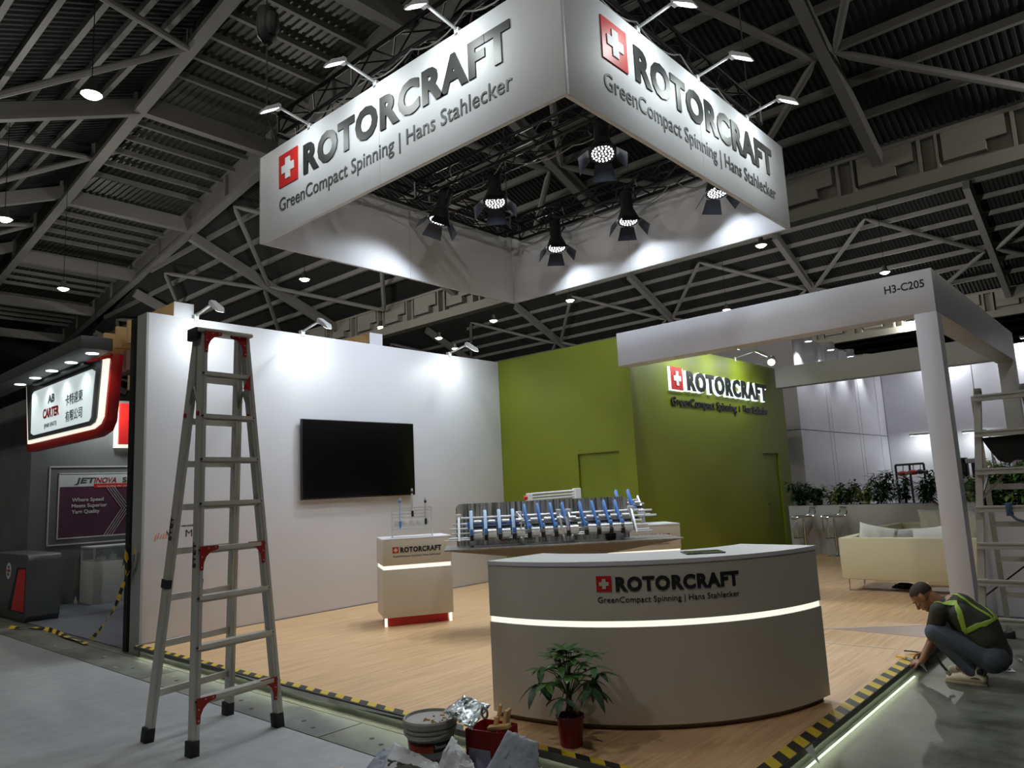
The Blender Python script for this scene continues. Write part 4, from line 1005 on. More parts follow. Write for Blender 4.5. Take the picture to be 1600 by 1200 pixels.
for p, q, r_, s_ in ((F1, T1, Bk1, U1), (F2, T2, Bk2, U2)):
    a, b = on(p, q, 2.25), on(r_, s_, 2.25); m = (a+b)/2+Vector((0, 0, 0.20))
    MB().tube([a, m], 0.010, 8).tube([b, m], 0.010, 8).build('spreader_bar', ALU_D, ld)
    for c in (a, b): MB().lathe([(0.018, -0.02), (0.018, 0.02)], c, 12, (0, 1, 0)).build('spreader_pivot', DRED, ld)
    a, b = on(p, q, 0.0), on(r_, s_, 0.0)
MB().bar((-5.085, 2.395, 1.05), (-5.085, 2.40, 1.10), 0.03, 0.09, up=(1, 0, 0)).build('dark_band', BLACKM, ld)
a = on(Bk1, U1, 1.03); MB().bar(a, on(Bk1, U1, 1.09), 0.04, 0.084, up=(1, 0, 0)).build('dark_band', BLACKM, ld)
for (p, q), z in (((F1, T1), 1.18), ((Bk1, U1), 1.36)):
    d = (q-p).normalized(); c = on(p, q, z); rt = Vector((0, -1, 0)).cross(d).normalized()
    fn = lambda u, v, w: c+d*u+Vector((1, 0, 0))*(-v+0.02)+Vector((0, -0.016-w, 0))
    lettering('STET', fn, 0.17, 0.042, INK, ld, 'maker_lettering', bold=0.02, depth=0.001)
bs = on(F1, T1, 1.12)

# ================================================================== RIGHT ARTICULATED LADDER
rl = thing('platform_ladder', 'wide worn aluminium folding ladder at the right edge behind the worker', 'ladder', (-1.1, 7.8, 0))
yb = 7.62
fa, fb_ = (lambda z: Vector((-1.445+0.10*z+0.02, yb, z))), (lambda z: Vector((-0.62-0.105*z, yb, z)))
for z in (2.21, 1.895, 1.565, 1.24, 0.925, 0.61, 0.29):
    a, b = fa(z), fb_(z)
    MB().box(a.x-0.02, b.x+0.02, yb-0.05, yb-0.015, z-0.028, z+0.028).box(a.x-0.02, b.x+0.02, yb-0.058, yb-0.05, z+0.012, z+0.026).box(a.x-0.02, b.x+0.02, yb-0.058, yb-0.05, z-0.026, z-0.012).build('cross_bar', ALU, rl, smooth=False)
for f in (fa, fb_):
    MB().bar(f(0.02)+Vector((0, 0.01, 0)), f(2.30)+Vector((0, 0.01, 0)), 0.055, 0.05).build('front_rail', ALU, rl, smooth=False)
    MB().box(f(2.3).x-0.025, f(2.3).x+0.025, yb-0.02, yb+0.05, 2.25, 2.30).build('hinge', ALU_D, rl, bev=0.006)
    MB().box(f(0).x-0.035, f(0).x+0.035, yb-0.03, yb+0.045, 0.0, 0.05).build('rubber_foot', RUBBER, rl, bev=0.006)
ra = (lambda z: Vector((-1.335+0.042*z, 8.42-0.33*z, z))); rb = (lambda z: Vector((-0.52-0.12*z, 8.42-0.33*z, z)))
for f in (ra, rb):
    MB().bar(f(0.03), f(2.24), 0.045, 0.04).build('rear_rail', ALU, rl, smooth=False)
    MB().box(f(0).x-0.04, f(0).x+0.04, 8.38, 8.47, 0.0, 0.06).build('rubber_foot', RUBBER, rl, bev=0.006)
for z in (0.13, 0.42, 0.76, 1.08, 1.42): MB().bar(ra(z), rb(z), 0.03, 0.05).build('rear_rung', ALU, rl, smooth=False)
for z0, z1 in ((1.52, 1.30), (1.52, 1.30)): MB().bar(fa(z1)+Vector((0, 0.02, 0)), ra(z0)+Vector((0.02, 0, 0)), 0.018, 0.02).build('stay_bar', ALU_D, rl); break
MB().bar(fa(1.30), fa(1.55)+Vector((0.20, 0, 0)), 0.02).build('stay_bar', ALU_D, rl)
MB().bar(ra(0.36)+Vector((-0.25, -0.1, -0.05)), ra(0.55)+Vector((0.2, 0, 0.14)), 0.014).build('stay_bar', BLACKM, rl)
bg = thing('cloth_bag', 'black cloth bag hanging under a bar of the right hand ladder', 'bag', (-1.05, 7.6, 1.6))
mb = MB(); W_ = [(-1.22, 1.86), (-0.80, 1.87), (-0.795, 1.80), (-0.83, 1.70), (-0.88, 1.635), (-0.98, 1.655), (-1.06, 1.63), (-1.11, 1.655), (-1.16, 1.74)]
mb.prism([(x, 7.61, z) for x, z in W_], (0, 0.10, 0)); mb.build('bag_body', BAGBLK, bg, smooth=False)
bs_ = thing('blue_strap', 'blue webbing strap tied round a bar of the right hand ladder', 'strap', (-1.0, 7.6, 1.2))
MB().box(-1.10, -1.055, 7.548, 7.63, 1.18, 1.29).build('strap_wrap', STRAPB, bs_, bev=0.004)
MB().tube([(-1.075, 7.56, 1.20), (-1.03, 7.55, 1.15), (-0.97, 7.56, 1.13), (-0.92, 7.56, 1.17), (-0.90, 7.56, 1.22)], 0.012, 6).build('strap_tail', STRAPB, bs_)

# ================================================================== CROUCHING WORKER
def remeshed(name, mb, m, parent, voxel, smooth=4, shrink=None):
    me = mb.mesh(name, m); o = bpy.data.objects.new(name, me); COL.objects.link(o)
    r = o.modifiers.new('r', 'REMESH'); r.mode = 'VOXEL'; r.voxel_size = voxel; r.use_smooth_shade = True
    s = o.modifiers.new('s', 'SMOOTH'); s.factor = 0.5; s.iterations = smooth
    dg = bpy.context.evaluated_depsgraph_get(); dg.update()
    me2 = bpy.data.meshes.new_from_object(o.evaluated_get(dg)); bpy.data.objects.remove(o)
    me2.materials.clear(); me2.materials.append(m); me2.shade_smooth()
    return link(name, me2, parent)
def cap(mb, p, q, r1, r2, n=12, flat=1.0):
    """tapered capsule"""
    p = Vector(p); q = Vector(q); d = q-p; L = d.length; d.normalize(); P = []; R = []
    for k in range(5):
        a = PI/2*k/4; P.append(p-d*(r1*math.cos(a))); R.append(max(0.0005, r1*math.sin(a)))
    for k in range(5):
        a = PI/2*k/4; P.append(q+d*(r2*math.sin(a))); R.append(max(0.0005, r2*math.cos(a)))
    mb.tube(P, R, n); return mb
wk = thing('person', 'crouching man in dark olive T-shirt, grey jeans, yellow-green harness, fixing the platform edge', 'person', (-1.35, 6.62, 0))
V3 = Vector
hip_n, hip_f = V3((-1.17, 6.53, 0.20)), V3((-1.17, 6.73, 0.21))
kn_n, kn_f = V3((-1.515, 6.49, 0.36)), V3((-1.50, 6.76, 0.37))
an_n, an_f = V3((-1.30, 6.51, 0.085)), V3((-1.34, 6.76, 0.10))
sh_n, sh_f = V3((-1.47, 6.49, 0.525)), V3((-1.49, 6.77, 0.525))
el_n, el_f = V3((-1.565, 6.57, 0.275)), V3((-1.58, 6.80, 0.28))
wr_n, wr_f = V3((-1.635, 6.50, 0.135)), V3((-1.655, 6.70, 0.165))
hc = V3((-1.60, 6.615, 0.605))
fwd = V3((-0.66, -0.05, -0.75)).normalized(); hup = V3((-0.75, 0.0, 0.66)); hup = (hup-fwd*hup.dot(fwd)).normalized(); hl = hup.cross(fwd)
def hp(f, u, l): return hc+fwd*f+hup*u+hl*l
body = MB()
# skull, jaw, face relief
def ell(mb, c, r, ax=(None,), nu=16, nv=10):
    m = MB().sphere((0, 0, 0), r, nu, nv); R = Matrix(((fwd.x, hl.x, hup.x, c.x), (fwd.y, hl.y, hup.y, c.y), (fwd.z, hl.z, hup.z, c.z), (0, 0, 0, 1)))
    m.xf(R); mb.add(m.v, m.f)
ell(body, hp(-0.012, 0.022, 0), (0.090, 0.072, 0.080))
ell(body, hp(0.022, -0.035, 0), (0.058, 0.056, 0.068))
ell(body, hp(0.046, -0.078, 0), (0.028, 0.034, 0.022))
cap(body, hp(0.074, 0.008, 0), hp(0.094, -0.030, 0), 0.007, 0.012)          # nose
ell(body, hp(0.066, 0.016, 0.026), (0.014, 0.022, 0.007)); ell(body, hp(0.066, 0.016, -0.026), (0.014, 0.022, 0.007))   # brow
ell(body, hp(0.054, -0.018, 0.036), (0.020, 0.018, 0.016)); ell(body, hp(0.054, -0.018, -0.036), (0.020, 0.018, 0.016))  # cheeks
ell(body, hp(0.072, -0.050, 0), (0.012, 0.024, 0.006)); ell(body, hp(0.069, -0.061, 0), (0.012, 0.020, 0.007))            # lips
for s in (1, -1):
    ell(body, hp(-0.010, -0.008, s*0.076), (0.018, 0.007, 0.028)); ell(body, hp(-0.006, -0.030, s*0.072), (0.008, 0.006, 0.010))
nk = V3((-1.475, 6.625, 0.55))
cap(body, hp(-0.045, -0.045, 0), nk, 0.050, 0.056)
cap(body, nk, (-1.38, 6.63, 0.53), 0.06, 0.10); cap(body, (-1.38, 6.63, 0.53), (-1.20, 6.63, 0.36), 0.11, 0.105); cap(body, (-1.20, 6.63, 0.36), (-1.17, 6.63, 0.22), 0.105, 0.11)
for a, b, r1, r2 in ((sh_n, el_n, 0.044, 0.036), (el_n, wr_n, 0.036, 0.024), (sh_f, el_f, 0.044, 0.036), (el_f, wr_f, 0.036, 0.024),
                     (sh_n, sh_f, 0.05, 0.05), (hip_n, kn_n, 0.075, 0.055), (kn_n, an_n, 0.052, 0.035), (hip_f, kn_f, 0.075, 0.055), (kn_f, an_f, 0.052, 0.035), (hip_n, hip_f, 0.09, 0.09),
                     (an_n, an_n+V3((-0.10, 0, -0.05)), 0.032, 0.028), (an_f, an_f+V3((-0.10, 0, -0.05)), 0.032, 0.028)): cap(body, a, b, r1, r2)
def hand(mb, wr, dirv, palm_n, side):
    d = V3(dirv).normalized(); n = V3(palm_n); n = (n-d*n.dot(d)).normalized(); s = d.cross(n)*side
    for k in range(4):
        o = -0.024+k*0.016; cap(mb, wr+d*0.005+s*o*0.6, wr+d*0.062+s*o, 0.012, 0.0105, 8)
    for k, ln in enumerate((0.058, 0.066, 0.062, 0.048)):
        o = -0.026+k*0.0175; b = wr+d*0.068+s*o; c1 = b+(d*0.8-n*0.45).normalized()*ln*0.5; c2 = c1+(d*0.35-n*0.9).normalized()*ln*0.5
        cap(mb, b, c1, 0.0078, 0.0072, 8); cap(mb, c1, c2, 0.0072, 0.006, 8)
    b = wr+d*0.022-s*0.026; c1 = b+(d*0.6-s*0.6-n*0.3).normalized()*0.032; c2 = c1+(d*0.85+s*0.1-n*0.45).normalized()*0.028
    cap(mb, b, c1, 0.0105, 0.009, 8); cap(mb, c1, c2, 0.009, 0.007, 8)
hand(body, wr_n, (-0.85, 0.05, -0.22), (0.1, -0.35, 0.9), 1)
hand(body, wr_f, (-0.8, -0.25, -0.30), (0.1, 0.2, 0.95), -1)
bo = remeshed('body', body, SKIN, wk, 0.0042, 2)
# face details
EYEW = mat('eye_dark', C(24, 18, 15), 0.4, var=0); LIP = mat('lip', C(128, 80, 66), 0.5, var=0)
for s in (1, -1):
    m = MB(); ell(m, hp(0.0715, -0.001, s*0.026), (0.006, 0.012, 0.0035)); m.build('eye', EYEW, wk)
    m = MB(); ell(m, hp(0.079, 0.018, s*0.027), (0.005, 0.019, 0.0035)); m.build('eyebrow', HAIR, wk)
m = MB(); ell(m, hp(0.083, -0.055, 0), (0.003, 0.018, 0.002)); m.build('mouth', LIP, wk)
hm = MB(); ell(hm, hp(-0.018, 0.032, 0), (0.0905, 0.0745, 0.0755), nu=22, nv=14)
# keep only the scalp part
sc_v = hm.v; keep = [f for f in hm.f if all(((v-hc).dot(hup) > 0.020+0.62*max(0, (v-hc).dot(fwd)-0.01)) or ((v-hc).dot(fwd) < -0.022 and (v-hc).dot(hup) > -0.038) for v in (sc_v[i] for i in f))]
hm.f = keep; hm.m = [0]*len(keep); hm.build('short_hair', HAIR, wk)
# shirt
sh = MB()
cap(sh, (-1.455, 6.63, 0.535), (-1.36, 6.63, 0.525), 0.085, 0.128, 16); cap(sh, (-1.36, 6.63, 0.515), (-1.24, 6.63, 0.42), 0.128, 0.138, 16); cap(sh, (-1.24, 6.63, 0.42), (-1.185, 6.63, 0.24), 0.138, 0.128, 16)
cap(sh, (-1.33, 6.63, 0.42), (-1.26, 6.63, 0.30), 0.11, 0.11, 16)
cap(sh, sh_n, sh_f, 0.068, 0.068); cap(sh, sh_n, sh_n.lerp(el_n, 0.68), 0.066, 0.062); cap(sh, sh_f, sh_f.lerp(el_f, 0.68), 0.066, 0.062)
cap(sh, (-1.34, 6.53, 0.50), (-1.20, 6.54, 0.33), 0.085, 0.095, 14); cap(sh, (-1.34, 6.73, 0.50), (-1.20, 6.72, 0.33), 0.085, 0.095, 14)
cap(sh, (-1.185, 6.55, 0.30), (-1.125, 6.55, 0.17), 0.085, 0.06, 12); cap(sh, (-1.185, 6.71, 0.30), (-1.125, 6.71, 0.17), 0.085, 0.06, 12)
shirt = remeshed('t_shirt', sh, SHIRT, wk, 0.009, 5)
# trousers
jn = MB()
for h, k, a in ((hip_n, kn_n, an_n), (hip_f, kn_f, an_f)):
    cap(jn, h, k, 0.098, 0.074, 16); cap(jn, k, k.lerp(a, 0.86), 0.068, 0.050, 16); cap(jn, k.lerp(a, 0.75), k.lerp(a, 0.95), 0.052, 0.047, 14)
cap(jn, hip_n, hip_f, 0.108, 0.108, 16)
remeshed('jeans', jn, JEANS, wk, 0.009, 4)
# shoes
def shoe(a, yaw=0.0):
    M = Matrix.Translation((a.x, a.y, 0)) @ Matrix.Rotation(yaw, 4, 'Z')
    up = MB()
    for p, q, r1, r2 in (((0.055, 0, 0.050), (-0.04, 0, 0.052), 0.036, 0.036), ((-0.04, 0, 0.050), (-0.155, 0.004, 0.034), 0.038, 0.031), ((0.045, 0, 0.055), (0.03, 0, 0.090), 0.036, 0.036), ((0.0, 0.012, 0.05), (-0.14, 0.016, 0.030), 0.034, 0.028)): cap(up, p, q, r1, r2)
    up.xf(M); s = remeshed('shoe', up, SHOE, wk, 0.006, 3)
    pts = []
    for k in range(22):
        t_ = 2*PI*k/22; x = -0.052+0.142*math.cos(t_); y = 0.004+(0.047 if x < -0.05 else 0.040)*math.sin(t_); pts.append(M @ Vector((x, y, 0.0)))
    sub('sole', MB().prism(pts, (0, 0, 0.022)), SHOE_S, s, bev=0.004)
    for k in range(5):
        x = -0.035-0.018*k; z = 0.092-0.0075*k; sub('lace', MB().tube([M @ Vector((x, -0.026, z-0.010)), M @ Vector((x-0.004, 0, z)), M @ Vector((x, 0.030, z-0.010))], 0.0032, 5), TAPEW, s)
    sub('shoe_stripe', MB().tube([M @ Vector((-0.01, -0.041, 0.055)), M @ Vector((0.02, -0.042, 0.062)), M @ Vector((0.045, -0.039, 0.055))], 0.004, 5), BLACKM, s)
shoe(an_n); shoe(an_f, -0.08)
MB().box(-1.27, -1.23, 6.47, 6.54, 0.085, 0.12).build('dark_sock', BLACKM, wk, bev=0.01)
# harness straps, shrink-wrapped on the shirt
def strap(pts, wd, nm='harness_strap'):
    pts = [V3(p) for p in pts]; P = []
    for i in range(len(pts)-1):
        for k in range(8): P.append(pts[i].lerp(pts[i+1], k/8))
    P.append(pts[-1]); c = V3((-1.28, 6.63, 0.40)); vs = []; fs = []; n = 5
    for i, p in enumerate(P):
        d = (P[min(i+1, len(P)-1)]-P[max(i-1, 0)]).normalized(); o = (p-c).normalized(); a = d.cross(o).normalized()
        for j in range(n): vs.append(p+a*(wd*(j/(n-1)-0.5)))
    for i in range(len(P)-1):
        for j in range(n-1): fs.append((i*n+j, i*n+j+1, (i+1)*n+j+1, (i+1)*n+j))
    mb = MB().add(vs, fs); 
    for q, f in enumerate(mb.f): mb.m[q] = 1 if (q % 4) in (0, 3) and False else 0
    me = mb.mesh(nm, [HIVIS, HIVISG], fix=False); o = bpy.data.objects.new(nm, me); COL.objects.link(o)
    w_ = o.modifiers.new('w', 'SHRINKWRAP'); w_.target = shirt; w_.wrap_method = 'NEAREST_SURFACEPOINT'; w_.wrap_mode = 'OUTSIDE_SURFACE'; w_.offset = 0.005
    s_ = o.modifiers.new('t', 'SOLIDIFY'); s_.thickness = 0.004
    dg = bpy.context.evaluated_depsgraph_get(); dg.update(); me2 = bpy.data.meshes.new_from_object(o.evaluated_get(dg)); bpy.data.objects.remove(o)
    return link(nm, me2, wk)
strap([(-1.50, 6.50, 0.60), (-1.42, 6.49, 0.63), (-1.355, 6.49, 0.62), (-1.325, 6.47, 0.52), (-1.305, 6.46, 0.42), (-1.31, 6.46, 0.39)], 0.034)
strap([(-1.315, 6.46, 0.385), (-1.22, 6.47, 0.44), (-1.12, 6.50, 0.48), (-1.09, 6.56, 0.50), (-1.09, 6.68, 0.50)], 0.036)
strap([(-1.40, 6.62, 0.66), (-1.32, 6.56, 0.64), (-1.22, 6.55, 0.56), (-1.12, 6.56, 0.49)], 0.022)
strap([(-1.50, 6.76, 0.60), (-1.42, 6.75, 0.64), (-1.30, 6.70, 0.62), (-1.18, 6.64, 0.55), (-1.11, 6.60, 0.50)], 0.030)
# things on the floor beside him
t = thing('utility_knife', 'yellow utility knife lying on the platform under the worker\'s hands', 'knife', (-1.80, 6.62, 0.115))
MB().bar((-1.86, 6.66, 0.118), (-1.77, 6.60, 0.122), 0.020, 0.014).build('handle', YEL, t, bev=0.004); MB().bar((-1.765, 6.597, 0.122), (-1.73, 6.575, 0.122), 0.010, 0.002).build('blade', STEEL2, t)
t = thing('tape_measure_strap', 'short yellow and black strap end beside the utility knife', 'strap', (-1.80, 6.8, 0.11))
MB().tube([(-1.86, 6.90, 0.115), (-1.80, 6.86, 0.125), (-1.74, 6.78, 0.14), (-1.68, 6.74, 0.15)], 0.006, 6).build('strap_end', BLACKM, t)
MB().tube([(-1.79, 6.80, 0.113), (-1.74, 6.76, 0.13), (-1.70, 6.72, 0.14)], 0.006, 6).build('strap_end', YEL, t)
t = thing('pry_tool', 'small dark metal tool hanging between the worker\'s shins', 'tool', (-1.45, 6.4, 0.1))
MB().bar((-1.52, 6.42, 0.20), (-1.44, 6.40, 0.095), 0.014).build('shaft', BLACKM, t); MB().bar((-1.45, 6.40, 0.10), (-1.425, 6.39, 0.085), 0.022).build('tip', ALU_D, t)
for x, y, lb in ((-1.12, 7.45, 'crumpled white scrap on the concrete right of the worker'), (-1.17, 7.05, 'white splinter scrap on the concrete behind the worker'), (-1.50, 6.98, 'torn pale paper scrap under the worker\'s knees')):
    mb = MB(); 
    for k in range(4):
        a = k*1.7; mb.prism([(x, y, 0.003), (x+0.06*math.cos(a), y+0.06*math.sin(a), 0.004+0.01*k), (x+0.04*math.cos(a+0.8), y+0.04*math.sin(a+0.8), 0.02)], (0, 0, 0.002))
    tag(mb.build('floor_scrap', PAPER), lb, 'scrap')
# protective film and tape on the wood floor
tag(MB().prism([(-2.72, 7.62, PZ+0.001), (-1.80, 8.30, PZ+0.001), (-1.80, 7.60, PZ+0.001)], (0, 0, 0.0015)).build('film_sheet', FILM, smooth=False), 'clear protective film triangle lying on the wood floor behind the counter', 'film')
for a, b, lb in (((-2.95, 6.95), (-1.95, 7.0), 'thin white tape line on the wood floor right of the counter'), ((-2.72, 7.62), (-1.82, 8.32), 'thin white film edge line further back on the wood floor'), ((-3.05, 7.2), (-2.72, 7.62), 'short white tape line beside the counter end')):
    tag(MB().bar((a[0], a[1], PZ+0.002), (b[0], b[1], PZ+0.002), 0.014, 0.003).build('tape_line', TAPEW), lb, 'tape')

# ================================================================== PLANTS
def leaf_mesh(L, Wd, m, droop=0.25, nm='leaf'):
    mb = MB(); n = 6; vs = []
    for i in range(n+1):
        t_ = i/n; wv = Wd*math.sin(PI*min(1, t_*0.96+0.04))**0.8*(1-0.25*t_) if i < n else 0.002; y = L*t_; z = -droop*L*t_*t_
        vs += [(-wv/2, y, z+wv*0.14), (0, y, z), (wv/2, y, z+wv*0.14)]
    fs = []
    for i in range(n): a = 3*i; fs += [(a, a+1, a+4, a+3), (a+1, a+2, a+5, a+4)]
    return mb.add(vs, fs).mesh(nm, m, fix=False)
pl_ = thing('potted_plant', 'small money tree plant in a dark red plastic pot in front of the counter', 'plant', (-2.83, 3.60, PZ))
px, py = -2.835, 3.585
MB().lathe([(0.062, 0), (0.066, 0.01), (0.078, 0.155), (0.086, 0.158), (0.086, 0.172), (0.078, 0.172), (0.072, 0.14), (0.02, 0.138)], (px, py, PZ), 26).build('pot', POT, pl_)
MB().lathe([(0.074, 0.135), (0.01, 0.145)], (px, py, PZ), 20).build('soil', SOIL, pl_)
for k in range(3):
    a0 = k*2.1; P = [(px+0.022*math.cos(a0+t_*5)*(1-t_*0.5), py+0.022*math.sin(a0+t_*5)*(1-t_*0.5), PZ+0.13+t_*0.17) for t_ in [i/8 for i in range(9)]]
    MB().tube(P, [0.012-0.0006*i for i in range(9)], 7).build('trunk', STEM, pl_)
top = Vector((px, py, PZ+0.30))
lm = [leaf_mesh(0.125, 0.056, LEAFM), leaf_mesh(0.14, 0.056, LEAFD, 0.4), leaf_mesh(0.12, 0.052, LEAF, 0.12)]
rnd = random.Random(11)
cl = []
for k in range(24):
    a = k*2.399+0.4; el = -0.30+1.55*(k/23); r = 0.13+0.10*rnd.random() if el < 0.8 else 0.06+0.08*rnd.random()
    cl.append((a, el, r))
for a, el, r in cl:
    tip = top+Vector((math.cos(a)*math.cos(el)*r*1.0, math.sin(a)*math.cos(el)*r*1.0, 0.05+math.sin(max(-0.2, el))*0.19))
    MB().tube([top-Vector((0, 0, 0.03)), top.lerp(tip, 0.5)+Vector((0, 0, 0.035)), tip], 0.0032, 5).build('petiole', LEAFM, pl_)
    nn = rnd.choice((5, 6)); a_out = Vector((math.cos(a), math.sin(a), 0))
    for j in range(nn):
        ph = a+2*PI*j/nn*0.86-2.2; dv = Vector((math.cos(ph), math.sin(ph), -0.30+0.55*max(0, el)+rnd.uniform(-0.25, 0.25))).normalized()
        zx = Vector((0, 0, 1)); s_ = dv.cross(zx).normalized(); M = frame(tip, s_, dv)
        M = M @ Matrix.Scale(rnd.uniform(0.75, 1.1), 4)
        o = link('leaf', lm[1 if el < 0.1 else (0 if rnd.random() < 0.5 else 2)], pl_)
        o.matrix_basis = M
def bush(x, y, z, h, wd, m, kind, label, seed):
    rnd = random.Random(seed); t = thing('planter_shrub', label, 'plant', (x, y, z), 'shrubs in the white planters')
    st = MB(); lf = MB(); base = leaf_mesh({'fine': 0.11, 'broad': 0.17, 'long': 0.19}[kind]*1.0, {'fine': 0.055, 'broad': 0.07, 'long': 0.05}[kind], m)
    bv = [v.co.copy() for v in base.vertices]; bf = [tuple(p.vertices) for p in base.polygons]
    ns = 9
    for k in range(ns):
        a = rnd.uniform(0, 2*PI); rr = wd*0.5*math.sqrt(rnd.random()); tip = Vector((x+rr*math.cos(a), y+rr*math.sin(a)*0.8, z+h*rnd.uniform(0.55, 1.0)))
        b0 = Vector((x+rr*0.3*math.cos(a), y+rr*0.3*math.sin(a), z-0.02)); md = b0.lerp(tip, 0.5)+Vector((0, 0, 0.05)); st.tube([b0, md, tip], 0.006, 5)
        for j in range(44):
            f = rnd.uniform(0.25, 1.0); c = b0.lerp(tip, f)+Vector((rnd.uniform(-.05, .05), rnd.uniform(-.05, .05), rnd.uniform(-.03, .05)))
            ph = rnd.uniform(0, 2*PI); dv = Vector((math.cos(ph), math.sin(ph), rnd.uniform(-0.5, 0.6))).normalized(); s_ = dv.cross(Vector((0, 0, 1))).normalized()
            M = frame(c, s_, dv) @ Matrix.Scale(rnd.uniform(0.6, 1.1), 4); lf.add([M @ v for v in bv], bf)
    st.build('stems', STEM, t); o = lf.build('foliage', m, t, fix=False); o['kind'] = 'stuff'
    bpy.data.meshes.remove(base)

# ================================================================== LOUNGE
pt = thing('lounge_planter', 'long white planter box with greenery behind the lounge', 'planter', (-3.9, 15.0, 0.1))
def planter(t, xa, xb, ya, yb, z0, z1):
    MB().box(xa, xb, ya, ya+0.03, z0, z1).build('front_board', WHITE, t, smooth=False); MB().box(xa, xb, yb-0.03, yb, z0, z1).build('rear_board', WHITE, t, smooth=False)
    MB().box(xa, xa+0.03, ya+0.03, yb-0.03, z0, z1).build('end_board', WHITE, t, smooth=False); MB().box(xb-0.03, xb, ya+0.03, yb-0.03, z0, z1).build('end_board', WHITE, t, smooth=False)
    MB().box(xa+0.03, xb-0.03, ya+0.03, yb-0.03, z1-0.08, z1-0.05).build('soil', SOIL, t, smooth=False)
planter(pt, -5.82, -2.00, 14.80, 15.12, 0.1, 1.02)
kinds = [('dark leafy shrub', LEAFD, 'fine'), ('variegated pale shrub', LEAFY, 'fine'), ('mid green shrub', LEAFM, 'broad'), ('dark long-leaved shrub', LEAFD, 'long')]
seq = [(-5.62, 3, 0.50, 0.50), (-5.30, 0, 0.40, 0.45), (-4.98, 1, 0.45, 0.42), (-4.72, 0, 0.50, 0.5), (-4.42, 1, 0.42, 0.35), (-4.08, 3, 0.64, 0.6), (-3.72, 0, 0.60, 0.5), (-3.38, 3, 0.60, 0.6), (-3.00, 2, 0.62, 0.55), (-2.62, 1, 0.58, 0.5), (-2.28, 2, 0.55, 0.5)]
ords = ['first', 'second', 'third', 'fourth', 'fifth', 'sixth', 'seventh', 'eighth', 'ninth', 'tenth', 'eleventh']
for i, (x, k, h, wd) in enumerate(seq):
    bush(x, 14.96, 0.98, h, wd, kinds[k][1], kinds[k][2], '%s in the lounge planter, %s from the green wall' % (kinds[k][0], ords[i]), 100+i)
p2 = thing('side_planter', 'white planter wall with tall greenery behind the right hand ladder', 'planter', (-0.6, 9.8, 0))
planter(p2, -1.70, 1.4, 9.62, 9.98, 0.0, 1.17)
for i, (x, k, h, wd) in enumerate(((-1.52, 2, 0.5, 0.45), (-1.33, 1, 0.62, 0.40), (-1.08, 2, 0.60, 0.5), (-0.78, 2, 0.55, 0.55), (-0.4, 0, 0.55, 0.55))):
    bush(x, 9.8, 1.12, h, wd, [LEAFM, LEAFY, LEAF, LEAFM][min(3, i)], ['broad', 'fine', 'broad', 'broad', 'fine'][i], 'tall shrub in the planter behind the right ladder, %s from the column' % ords[i], 200+i)
# sofa seen from behind
def sofa(label, M, W_, D_, H_, h0=0.155):
    t = thing('sofa', label, 'sofa', tuple(M @ Vector((W_/2, D_/2, 0))), 'cream leather sofas')
    B = lambda mb, n, m, **k: mb.xf(M).build(n, m, t, **k)
    B(MB().box(0, W_, 0, 0.14, h0, H_), 'backrest', CREAM, bev=0.015)
    B(MB().box(0, 0.13, 0.142, D_, h0, H_), 'armrest', CREAM, bev=0.015); B(MB().box(W_-0.13, W_, 0.142, D_, h0, H_), 'armrest', CREAM, bev=0.015)
    B(MB().box(0.132, W_-0.132, 0.142, D_, h0, 0.30), 'seat_base', CREAM, bev=0.01)
    n = 2 if W_ > 1.1 else 1; w_ = (W_-0.27)/n
    for k in range(n): B(MB().box(0.135+k*w_, 0.135+(k+1)*w_-0.006, 0.145, D_-0.01, 0.302, 0.42), 'seat_cushion', CREAM, bev=0.03)
    for x in (0.05, W_-0.05):
        for y in (0.10, D_-0.08): B(MB().tube([(x, y, 0), (x, y, h0)], 0.009, 8), 'leg', CHROME)
    B(MB().tube([(0.05, 0.10, 0.004), (W_-0.05, 0.10, 0.004)], 0.005, 6), 'floor_rail', CHROME)
    return t
MS = Matrix.Translation((-3.37, 10.12, PZ))
sofa('cream leather sofa seen from behind under the portal beam', MS, 1.72, 0.80, 0.68)
MS2 = Matrix.Translation((-2.55, 13.6, PZ)) @ Matrix.Rotation(math.radians(-115), 4, 'Z')
sofa('second cream leather sofa standing across in front of the planter', Matrix.Translation((-2.05, 13.5, PZ)) @ Matrix.Rotation(math.radians(176), 4, 'Z'), 1.5, 0.8, 0.66)
def cushion(label, c, sz, rot, th_=0.13):
    nu = 12; mb = MB(); vs = []; fs = []
    for side in (1, -1):
        for i in range(nu+1):
            for j in range(nu+1):
                u = i/nu*2-1; v = j/nu*2-1; e = (1-u**4)*(1-v**4); pin = 1-0.07*(1-abs(u)**3)*abs(v)**4; pin2 = 1-0.07*(1-abs(v)**3)*abs(u)**4
                wr_ = 0.012*math.sin(7*u+3*v)*e
                vs.append((u*sz/2*pin2, side*(th_/2*math.sqrt(max(0, e))+wr_), v*sz/2*pin))
    N = (nu+1)**2
    for s in (0, 1):
        for i in range(nu):
            for j in range(nu): a = s*N+i*(nu+1)+j; q = (a, a+1, a+nu+2, a+nu+1); fs.append(q if s else q[::-1])
    mb.add(vs, fs).xf(Matrix.Translation(c) @ rot)
    bmme = mb.mesh('cushion', CUSH); bm = bmesh.new(); bm.from_mesh(bmme); bmesh.ops.remove_doubles(bm, verts=bm.verts, dist=0.001); bm.to_mesh(bmme); bm.free(); bmme.shade_smooth()
    tag(link('cushion', bmme), label, 'cushion', 'off-white cushions on the sofas')
RZ = lambda a: Matrix.Rotation(a, 4, 'Z'); RX = lambda a: Matrix.Rotation(a, 4, 'X'); RY = lambda a: Matrix.Rotation(a, 4, 'Y')
